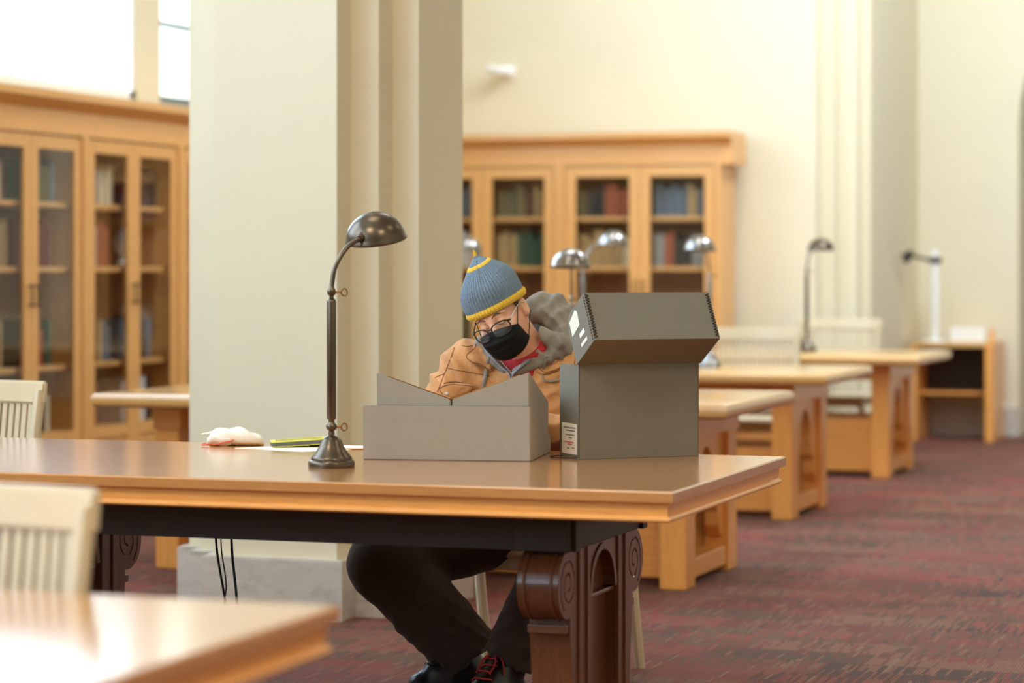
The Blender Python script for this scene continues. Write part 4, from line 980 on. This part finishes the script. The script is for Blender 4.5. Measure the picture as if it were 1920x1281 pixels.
# ---- boots
for nm, A0, T0, K0 in (('boot', AR_, TR, KR), ('boot', AL_, TL_, KL)):
    dr = T0-A0; dr[2] = 0; dr = unit(dr); sdv = V3(-dr[1], dr[0], 0); g = Field(np.minimum(A0, T0)-0.14, np.maximum(A0, T0)+V3(0.14, 0.14, 0.16), 0.0042)
    hl = A0-dr*0.045; hl[2] = 0.05; toe = A0+dr*0.150; toe[2] = 0.040
    g.cap(hl, A0+dr*0.06+V3(0, 0, 0.052-A0[2]), 0.045, 0.048, 0.02); g.cap(A0+dr*0.06+V3(0, 0, 0.052-A0[2]), toe, 0.048, 0.043, 0.03)
    sd = unit(K0-A0); g.cap(A0+V3(0, 0, -0.04), A0+sd*0.09, 0.052, 0.056, 0.03); g.cap(A0+dr*0.03, A0+dr*0.10+V3(0, 0, -0.04), 0.045, 0.04, 0.03)
    P_ = g.grid(); g.d = np.maximum(g.d, 0.022-P_[..., 2]); bt = g.mesh('boot', M['leather'], person, 2)
    g2 = Field(np.minimum(A0, T0)-0.14, np.maximum(A0, T0)+V3(0.14, 0.14, 0.02), 0.0045); g2.cap(hl, A0+dr*0.06+V3(0, 0, 0.05-A0[2]), 0.050, 0.053, 0.02); g2.cap(A0+dr*0.06+V3(0, 0, 0.05-A0[2]), toe, 0.053, 0.048, 0.03)
    P_ = g2.grid(); g2.d = np.maximum(g2.d, np.maximum(P_[..., 2]-0.026, 0.001-P_[..., 2])); so = g2.mesh('sole', M['sole'], person, 1); so.parent = bt; so.matrix_parent_inverse = Matrix.Translation(-person.location); so.matrix_parent_inverse = Matrix.Identity(4); so.matrix_world = Matrix.Identity(4)
    # laces climbing the tongue
    lc = bmesh.new(); bvh = BVHTree.FromPolygons([tuple(v) for v in g.V], [tuple(f) for f in g.F])
    def lay(q, n=0.003):
        hit = bvh.find_nearest(Vector(q)); return hit[0]+hit[1]*n
    for i_ in range(5):
        c = A0+dr*(0.050+0.018*i_)+V3(0, 0, 0.055-0.020*i_)
        tube(lc, [lay(c-sdv*0.026+dr*0.008*(-1)**i_), lay(c-sdv*0.012), lay(c+sdv*0.012), lay(c+sdv*0.026-dr*0.008*(-1)**i_)], 0.0028, 6)
    c = A0+dr*0.045+V3(0, 0, 0.05); K_ = lay(c, 0.006)
    for s_ in (-1, 1):
        e0 = lay(c+sdv*s_*0.035+dr*0.02-V3(0, 0, 0.02), 0.008); e1 = lay(c+sdv*s_*0.05+dr*0.03-V3(0, 0, 0.06), 0.006); tube(lc, spline([K_, e0, e1], 5), 0.0028, 6)
        e0 = lay(c+sdv*s_*0.02+dr*0.035-V3(0, 0, 0.03), 0.010); tube(lc, spline([K_, e0, lay(c+sdv*s_*0.012+dr*0.06-V3(0, 0, 0.07), 0.004)], 5), 0.0028, 6)
    mk_o = mk('lace', lc, M['lace'] if A0 is AL_ else M['leather'], None, True); mk_o.parent = bt; mk_o.matrix_parent_inverse = Matrix.Identity(4); mk_o.matrix_world = Matrix.Identity(4)
def under(o, par=None):
    """attach a mesh given in world coordinates"""
    par = par or person; o.parent = par; o.matrix_parent_inverse = Matrix.Translation(-person.location) if par is person else Matrix.Identity(4); return o
# ---- red tee
te = Field((-2.75, 7.18, 0.55), (-2.2, 7.72, 1.10), 0.006)
te.ell((NK*0.62+PV*0.38)-0.02*tf, (0.172, 0.114, 0.195), TRm, 0.05); te.cap(NK-0.06*tu, NK+0.05*tu+0.012*tf, 0.080, 0.073, 0.04, plane=(NK+0.046*tu, unit(tu+0.35*tf-0.35*tl)))
for q, S0 in ((-1, SR), (1, SL)): te.cap(NK-0.05*tu+0.05*q*tl, S0, 0.058, 0.060, 0.05)
te.mesh('tee_shirt', M['tee'], person, 2)
# ---- grey hoodie: shell open in a V, plus the hood heaped round the neck
def PX(px, py, z):
    return np.array([-0.32392*z+(px-960)/4800*z*0.94609, 0.94609*z+(px-960)/4800*z*0.32392, 1.30-(py-500)*z/4800])
hd_ = Field((-2.85, 7.10, 0.55), (-2.12, 7.95, 1.27), 0.0052)
hd_.ell((NK*0.62+PV*0.38)-0.01*tf, (0.182, 0.128, 0.20), TRm, 0.05); hd_.cap(PV, (NK+PV)/2, 0.14, 0.14, 0.05)
for q, S0, E0 in ((-1, SR, ER), (1, SL, EL)): hd_.cap(NK-0.05*tu+0.05*q*tl, S0, 0.064, 0.068, 0.05); hd_.cap(S0, E0, 0.066, 0.055, 0.04)
vx = PX(958, 702, 7.66)
P_ = hd_.grid(); rel = P_-vx.astype(np.float32); la = rel@tl.astype(np.float32); up = rel@tu.astype(np.float32); fr = (P_-NK.astype(np.float32))@tf.astype(np.float32)
wedge = np.maximum(np.abs(la-0.16*up)-np.maximum(up, 0)*0.58-0.002, np.maximum(-up-0.002, 0.02-fr)); hd_.d = np.maximum(hd_.d, -wedge)
def chest(px, py, out=0.0, fallback=7.72):
    """depth at which a sight line first meets the hoodie's shell"""
    for q in range(220):
        z = 7.25+q*0.004; g_ = ((PX(px, py, z)-hd_.lo)/hd_.h).astype(int)
        if (g_ >= 0).all() and (g_ < np.array(hd_.n)).all() and shell[tuple(g_)] < 0: return (px, py, z-out)
    return (px, py, fallback)
shell = hd_.d.copy()
HOOD = [[(1002, 574, 7.84), (1016, 570, 7.86), (1038, 574, 7.85), (1058, 596, 7.82), (1070, 626, 7.79)], [(1002, 592, 7.82), (1024, 590, 7.82), (1046, 604, 7.80), (1060, 630, 7.77), (1070, 648, 7.75)],
        [chest(*p_, 0.022, 7.73) for p_ in ((1024, 628), (1044, 642), (1040, 655), (1012, 670), (985, 684), (966, 696))],
        [chest(*p_, 0.024, 7.73) for p_ in ((1082, 642), (1062, 657), (1030, 669), (1000, 682), (968, 698))],
        [(1002, 574, 7.86), (968, 600, 7.91), (925, 628, 7.89), (903, 643, 7.82)], [chest(*p_, 0.014, 7.75) for p_ in ((898, 647), (908, 657), (925, 677), (945, 695))]]
hd_.ell(NK-0.105*tf-0.005*tu+0.02*tl, (0.125, 0.062, 0.085), TRm, 0.04)
RAD = [(0.030, 0.036, 0.040, 0.036, 0.03), (0.026, 0.03, 0.032, 0.03, 0.028), (0.024, 0.024, 0.022, 0.018, 0.014, 0.010), (0.02, 0.022, 0.020, 0.016, 0.010), (0.03, 0.034, 0.03, 0.022), (0.016, 0.013, 0.011, 0.009)]
for L, R_ in zip(HOOD, RAD):
    for (a, c, ra, rc) in zip(L, L[1:], R_, R_[1:]): hd_.cap(PX(*a), PX(*c), ra, rc, 0.012)
hd_.d -= np.clip((P_[..., 2]-0.97)/0.05, 0, 1)*np.clip((P_[..., 0]+2.47)/0.05, 0, 1)*folds(P_, ((0.0065, (62, 8, 48), 0.4), (0.0035, (40, 24, -64), 1.1)))
hoodie = hd_.mesh('hoodie', M['hoodie'], person, 2)
bvH = BVHTree.FromPolygons([tuple(v) for v in hd_.V], [tuple(f) for f in hd_.F])
# ---- tan work jacket
j = Field((-2.92, 7.0, 0.50), (-2.0, 7.86, 1.14), 0.0052)
j.ell((NK*0.58+PV*0.42)-0.0*tf, (0.205, 0.150, 0.22), TRm, 0.05); j.cap(PV+0.02*tu, (NK+PV)/2, 0.165, 0.165, 0.05, plane=(PV, -tu))
for q, S0, E0, W0 in ((-1, SR, ER, WR), (1, SL, EL, WL)):
    j.cap(NK-0.075*tu+0.05*q*tl, S0-0.004*tu, 0.076, 0.082, 0.05); j.cap(S0, E0, 0.083, 0.073, 0.03); wd = unit(W0-E0); j.cap(E0, W0, 0.073, 0.048, 0.03, plane=(W0-0.01*wd, wd))
P_ = j.grid(); rel = P_-vx.astype(np.float32); la = rel@tl.astype(np.float32); up = rel@tu.astype(np.float32); fr = (P_-NK.astype(np.float32))@tf.astype(np.float32)
wedge = np.maximum(np.abs(la-0.10*up)-np.clip(0.030+0.55*up, 0.016, 0.12), 0.0-fr); j.d = np.maximum(j.d, -wedge)
j.cap(NK+0.05*tu, NK+0.16*tu+0.03*tf, 0.080, 0.10, 0.01, sub=True)
armR = np.clip((-2.62-P_[..., 0])/0.05, 0, 1)
j.d -= armR*folds(P_, ((0.0090, (26, 14, 17), 0.7), (0.0045, (48, -18, 30), 2.0)))+(1-armR)*folds(P_, ((0.0075, (30, 10, 22), 0.2), (0.0045, (-20, 16, 55), 1.2)))
jac = j.mesh('jacket', M['canvas'], person, 2)
bvJ = BVHTree.FromPolygons([tuple(v) for v in j.V], [tuple(f) for f in j.F])
def onto(bv, px, py, lift=0.001, zdef=7.66):
    o = Vector((0, 0, 1.30)); dvec = Vector(PX(px, py, 1.0))-o; h = bv.ray_cast(o, dvec.normalized())
    for q in range(1, 12):      # slide down onto the cloth where the sight line just misses its rim
        if h[0] is not None: break
        dvec = Vector(PX(px, py+3*q, 1.0))-o; h = bv.ray_cast(o, dvec.normalized())
    if h[0] is None: return Vector(PX(px, py, zdef))
    n = h[1] if h[1].dot(dvec) < 0 else -h[1]
    return h[0]+n*lift
def seam(bv, pts, r=0.0011, lift=0.0006):
    bm = bmesh.new(); Q = spline([(a, b_, 0) for a, b_ in pts], 7); tube(bm, [onto(bv, q[0], q[1], lift) for q in Q], r, 5); return bm
def patch(bv, pts, lift=0.004, thick=0.003):
    """flap of cloth laid on a surface: polygon of pixels-of-origin turned to 3-D points on that surface"""
    bm = bmesh.new(); c = (sum(p[0] for p in pts)/len(pts), sum(p[1] for p in pts)/len(pts))
    Q = spline([(a, b_, 0) for a, b_ in pts+[pts[0]]], 4)[:-1]; rings = []
    for f_, lf in ((1.0, lift*0.45), (0.93, lift), (0.6, lift), (0.25, lift)): rings.append([bm.verts.new(onto(bv, c[0]+(q[0]-c[0])*f_, c[1]+(q[1]-c[1])*f_, lf)) for q in Q])
    n = len(Q)
    for a, b_ in zip(rings, rings[1:]):
        for i_ in range(n): bm.faces.new((a[i_], a[(i_+1) % n], b_[(i_+1) % n], b_[i_]))
    bm.faces.new(rings[-1]); EDGE.append([v.co.copy() for v in rings[1]]); return bm
EDGE = []
o = under(mk('collar', patch(bvJ, [(900, 640), (886, 656), (877, 668), (880, 677), (900, 687), (922, 697), (924, 682), (912, 662)], 0.013), M['canvas'], None, 'all'), jac)
o = under(mk('collar', patch(bvJ, [(1000, 690), (1030, 676), (1060, 664), (1082, 655), (1083, 684), (1056, 692), (1020, 704)], 0.011), M['canvas'], None, 'all'), jac)
o = under(mk('pocket_flap', patch(bvJ, [(826, 727), (850, 718), (886, 721), (884, 732), (862, 742), (838, 747)], 0.009), M['canvas'], None, 'all'), jac)
for E_ in EDGE: under(mk('seam', loop_tube(bmesh.new(), E_, 0.0011, 5), M['stitch'], None, True), jac)
for pts in ([(838, 690), (860, 695), (890, 700), (918, 706)], [(852, 652), (842, 680), (830, 710), (820, 735)], [(866, 648), (876, 650), (886, 648)], [(832, 719), (850, 716), (870, 718)], [(816, 708), (826, 704), (832, 702)], [(1042, 668), (1043, 680), (1042, 694)]):
    under(mk('seam', seam(bvJ, pts), M['stitch'], None, True), jac)
def stud(bv, px, py, r, mat, name, par):
    c = onto(bv, px, py, 0.006); q = (Vector((0, 0, 1.3))-c).normalized().to_track_quat('Z', 'Y').to_matrix().to_4x4(); bm = bmesh.new()
    lathe(bm, [(r*0.9, -0.004), (r, 0), (r*0.85, 0.002), (r*0.5, 0.0028), (0.0004, 0.0024)], 18, Matrix.Translation(c) @ q); return under(mk(name, bm, mat, None, True), par)
stud(bvJ, 838, 738, 0.0062, M['button'], 'button', jac); stud(bvJ, 1005, 686, 0.0052, M['snap'], 'snap', jac); stud(bvJ, 906, 683, 0.0045, M['snap'], 'snap', jac)
# zipper teeth edges and drawstrings of the hoodie
def on(px, py, lift):
    hits = []
    for bv in (bvH, bvJ):
        o = Vector((0, 0, 1.30)); dv = (Vector(PX(px, py, 1.0))-o).normalized(); h = bv.ray_cast(o, dv)
        if h[0] is not None: hits.append((h[3], h[0]-dv*lift))
    return min(hits)[1] if hits else Vector(PX(px, py, 7.72))
def ribbon(pts, wd, th_, mat, name, par, lift=0.0):
    bm = bmesh.new(); tube(bm, spline(pts, 6), wd, 8, True, th_); return under(mk(name, bm, mat, None, True), par)
ribbon([on(906, 640, 0.005), on(909, 655, 0.005), on(924, 672, 0.005), on(942, 690, 0.005), on(955, 702, 0.005), on(957, 722, 0.005), on(956, 745, 0.005)], 0.0075, 0.4, M['hood_in'], 'zip_facing', hoodie)
ribbon([on(1016, 648, 0.005), on(990, 676, 0.005), on(968, 694, 0.005), on(960, 706, 0.005), on(961, 730, 0.005)], 0.0055, 0.4, M['hood_in'], 'zip_facing', hoodie)
bm = bmesh.new(); tube(bm, spline([on(930, 668, 0.005), on(946, 686, 0.005), on(958, 701, 0.005), on(959, 730, 0.005)], 6), 0.0018, 6); tube(bm, spline([on(1008, 654, 0.005), on(985, 676, 0.005), on(960, 700, 0.005)], 6), 0.0018, 6); under(mk('zipper', bm, M['button'], None, True), hoodie)
ribbon([on(918, 655, 0.005), on(916, 672, 0.005), on(912, 690, 0.005), on(909, 710, 0.005), on(905, 730, 0.005)], 0.0058, 0.5, M['hoodie'], 'drawstring', hoodie)
ribbon([on(1026, 668, 0.005), on(1022, 682, 0.005), on(1017, 698, 0.005), on(1020, 712, 0.005), on(1032, 715, 0.005), on(1050, 711, 0.005)], 0.0042, 0.5, M['hoodie'], 'drawstring', hoodie)

# ---- knitted hat in the head frame
def hatpt(a, uu, r):
    lean = 0.020*max(0, (uu-0.04)/0.175)**1.5
    drop = -0.012*math.cos(a)*0
    uu -= 0.006*max(0, min(1, (0.20-uu)/0.12)); r *= 1.035
    return HP(lean+r*math.sin(a), uu+0.010*math.cos(a)*max(0, 1-(uu-0.03)/0.10), -0.004+1.13*r*math.cos(a))
HPROF = [(0.034, 0.0895), (0.05, 0.0915), (0.07, 0.0925), (0.09, 0.0915), (0.108, 0.088), (0.125, 0.080), (0.140, 0.069), (0.154, 0.056), (0.168, 0.043), (0.180, 0.030), (0.190, 0.018), (0.197, 0.0085), (0.205, 0.0048), (0.222, 0.0012)]
us = np.array([p_[0] for p_ in HPROF]); rs = np.array([p_[1] for p_ in HPROF])
def hat_band(u0, u1, n, name, mat, par, swell=0.0, wales=56):
    bm = bmesh.new(); P = []; na = wales*6
    for i_ in range(n+1):
        uu = u0+(u1-u0)*i_/n; r0 = float(np.interp(uu, us, rs)); row = []
        for k in range(na+1):
            a = 2*PI*(k % na)/na; ph = (k % 6)/6*2*PI
            rel = 0.0021*min(1, r0/0.06)*(math.cos(ph)+0.5*math.cos(2*PI*uu/0.0052+ (PI if (k//6) % 2 else 0)))
            crease = -0.004*math.exp(-((a-0.35)/0.10)**2)*max(0, min(1, (uu-0.09)/0.04))*(1 if uu < 0.19 else 0)
            row.append(hatpt(a, uu, r0+rel+crease+swell*math.sin(PI*i_/n)+0.0012*math.sin(3*a+uu*60)))
        P.append(row)
    grid_mesh(bm, P); bmesh.ops.remove_doubles(bm, verts=bm.verts, dist=1e-6); return under(mk(name, bm, mat, None, 'all'), par)
hat = hat_band(0.052, 0.222, 118, 'knit_hat', M['knit'], person); hat['label'] = 'blue knitted hat with yellow brim and pointed tip'
o = hat_band(0.030, 0.054, 16, 'brim', M['knit_y'], hat, 0.005); o = hat_band(0.171, 0.180, 8, 'stripe', M['knit_y'], hat, 0.0016); o = hat_band(0.203, 0.2222, 10, 'tip', M['knit_y'], hat, 0.0008)
# ---- hair, brows, eyes
bm = bmesh.new()
for q in (-1, 1):
    tube(bm, spline([HP(q*0.012, 0.021, 0.099), HP(q*0.03, 0.027, 0.094), HP(q*0.05, 0.019, 0.080)], 5), [0.0014]*3+[0.0018]*5+[0.0010]*3, 6)
under(mk('eyebrows', bm, M['hair'], None, True))
bm = bmesh.new()
for q in (-1, 1):
    for i_ in range(9):
        x = 0.012+0.002*i_; tube(bm, [HP(q*0.0725, 0.035, x), HP(q*0.0735, 0.012-0.002*abs(i_-4), x-0.002)], [0.0022, 0.001], 5)
    for i_ in range(16):
        f_ = -0.035-0.003*i_; tube(bm, [HP(q*(0.066-0.0016*i_), 0.034, f_), HP(q*(0.066-0.0016*i_), -0.02, f_-0.001)], [0.004, 0.002], 5)
under(mk('hair', bm, M['hair'], None, True))
bm = bmesh.new()
for q in (-1, 1): tube(bm, spline([HP(q*0.018, -0.006, 0.089), HP(q*0.031, -0.009, 0.0935), HP(q*0.044, -0.005, 0.086)], 5), 0.0011, 5)
under(mk('eyelashes', bm, M['hair'], None, True))
# ---- black pleated mask with ear loops
P = []; NI, NJ = 26, 32
for i_ in range(NI+1):
    v = i_/NI; row = []
    mu = np.interp(v, (0, 0.25, 0.45, 0.75, 1), (-0.016, -0.045, -0.064, -0.095, -0.124)); mf = np.interp(v, (0, 0.2, 0.32, 0.6, 0.85, 1), (0.1075, 0.1245, 0.1275, 0.1135, 0.1015, 0.084))
    eu = -0.034-0.058*v; ef = 0.066-0.030*v; el = 0.0665-0.001*v
    for k in range(NJ+1):
        s_ = -1+2*k/NJ; g_ = abs(s_)**1.7; lat = el*math.sin(s_*PI/2*0.98)
        row.append(HP(lat, mu*(1-g_)+eu*g_, mf*(1-abs(s_)**2.3)+ef*abs(s_)**2.3+0.0018*math.sin(v*PI*7)*(1-g_)))
    P.append(row)
bm = bmesh.new(); grid_mesh(bm, P); mk_ = under(mk('face_mask', bm, M['mask'], None, 'all')); sdf = mk_.modifiers.new('t', 'SOLIDIFY'); sdf.thickness = 0.0022; sdf.offset = 1
bm = bmesh.new()
for q in (-1, 1):
    tube(bm, spline([HP(q*0.0665, -0.034, 0.066), HP(q*0.074, -0.004, 0.04), HP(q*0.080, 0.024, 0.008), HP(q*0.083, 0.034, -0.012)], 6), 0.0012, 6)
    tube(bm, spline([HP(q*0.0655, -0.092, 0.036), HP(q*0.074, -0.066, 0.016), HP(q*0.080, -0.044, -0.008), HP(q*0.086, -0.030, -0.026)], 6), 0.0012, 6)
under(mk('ear_loops', bm, M['mask'], None, True), mk_)
# ---- spectacles
gl = bmesh.new(); gc = bmesh.new(); lens = bmesh.new()
for q in (-1, 1):
    ring = []
    for i_ in range(32):
        a = 2*PI*i_/32; x = 0.0280*math.copysign(abs(math.cos(a))**0.72, math.cos(a)); y = 0.0215*math.copysign(abs(math.sin(a))**0.72, math.sin(a)); lx = q*0.0350+x
        ring.append(HP(lx, -0.015+y, 0.131-0.10*abs(lx)**1.5/0.06*0.9-0.12*y*-0.4))
    loop_tube(gl, ring, 0.0023, 8)
    c = sum(ring)/32; vs_ = [lens.verts.new(tuple(p_)) for p_ in ring]; lens.faces.new(vs_)
    hx = ring[1]; e0 = HP(q*0.0685, -0.004, 0.100)
    tube(gl, [ring[3 if q > 0 else 13], e0], [0.0028, 0.003], 8)
    tube(gl if q < 0 else gc, spline([e0, HP(q*0.074, 0.006, 0.06), HP(q*0.080, 0.012, 0.01), HP(q*0.082, -0.004, -0.03)], 6), 0.0022, 8)
tube(gl, spline([HP(-0.009, -0.006, 0.128), HP(0, -0.003, 0.130), HP(0.009, -0.006, 0.128)], 5), 0.0021, 8)
sp = under(mk('spectacles', gl, M['frame'], None, True)); under(mk('temple', gc, M['frame_clear'], None, True), sp); under(mk('lens', lens, M['glass'], None), sp)
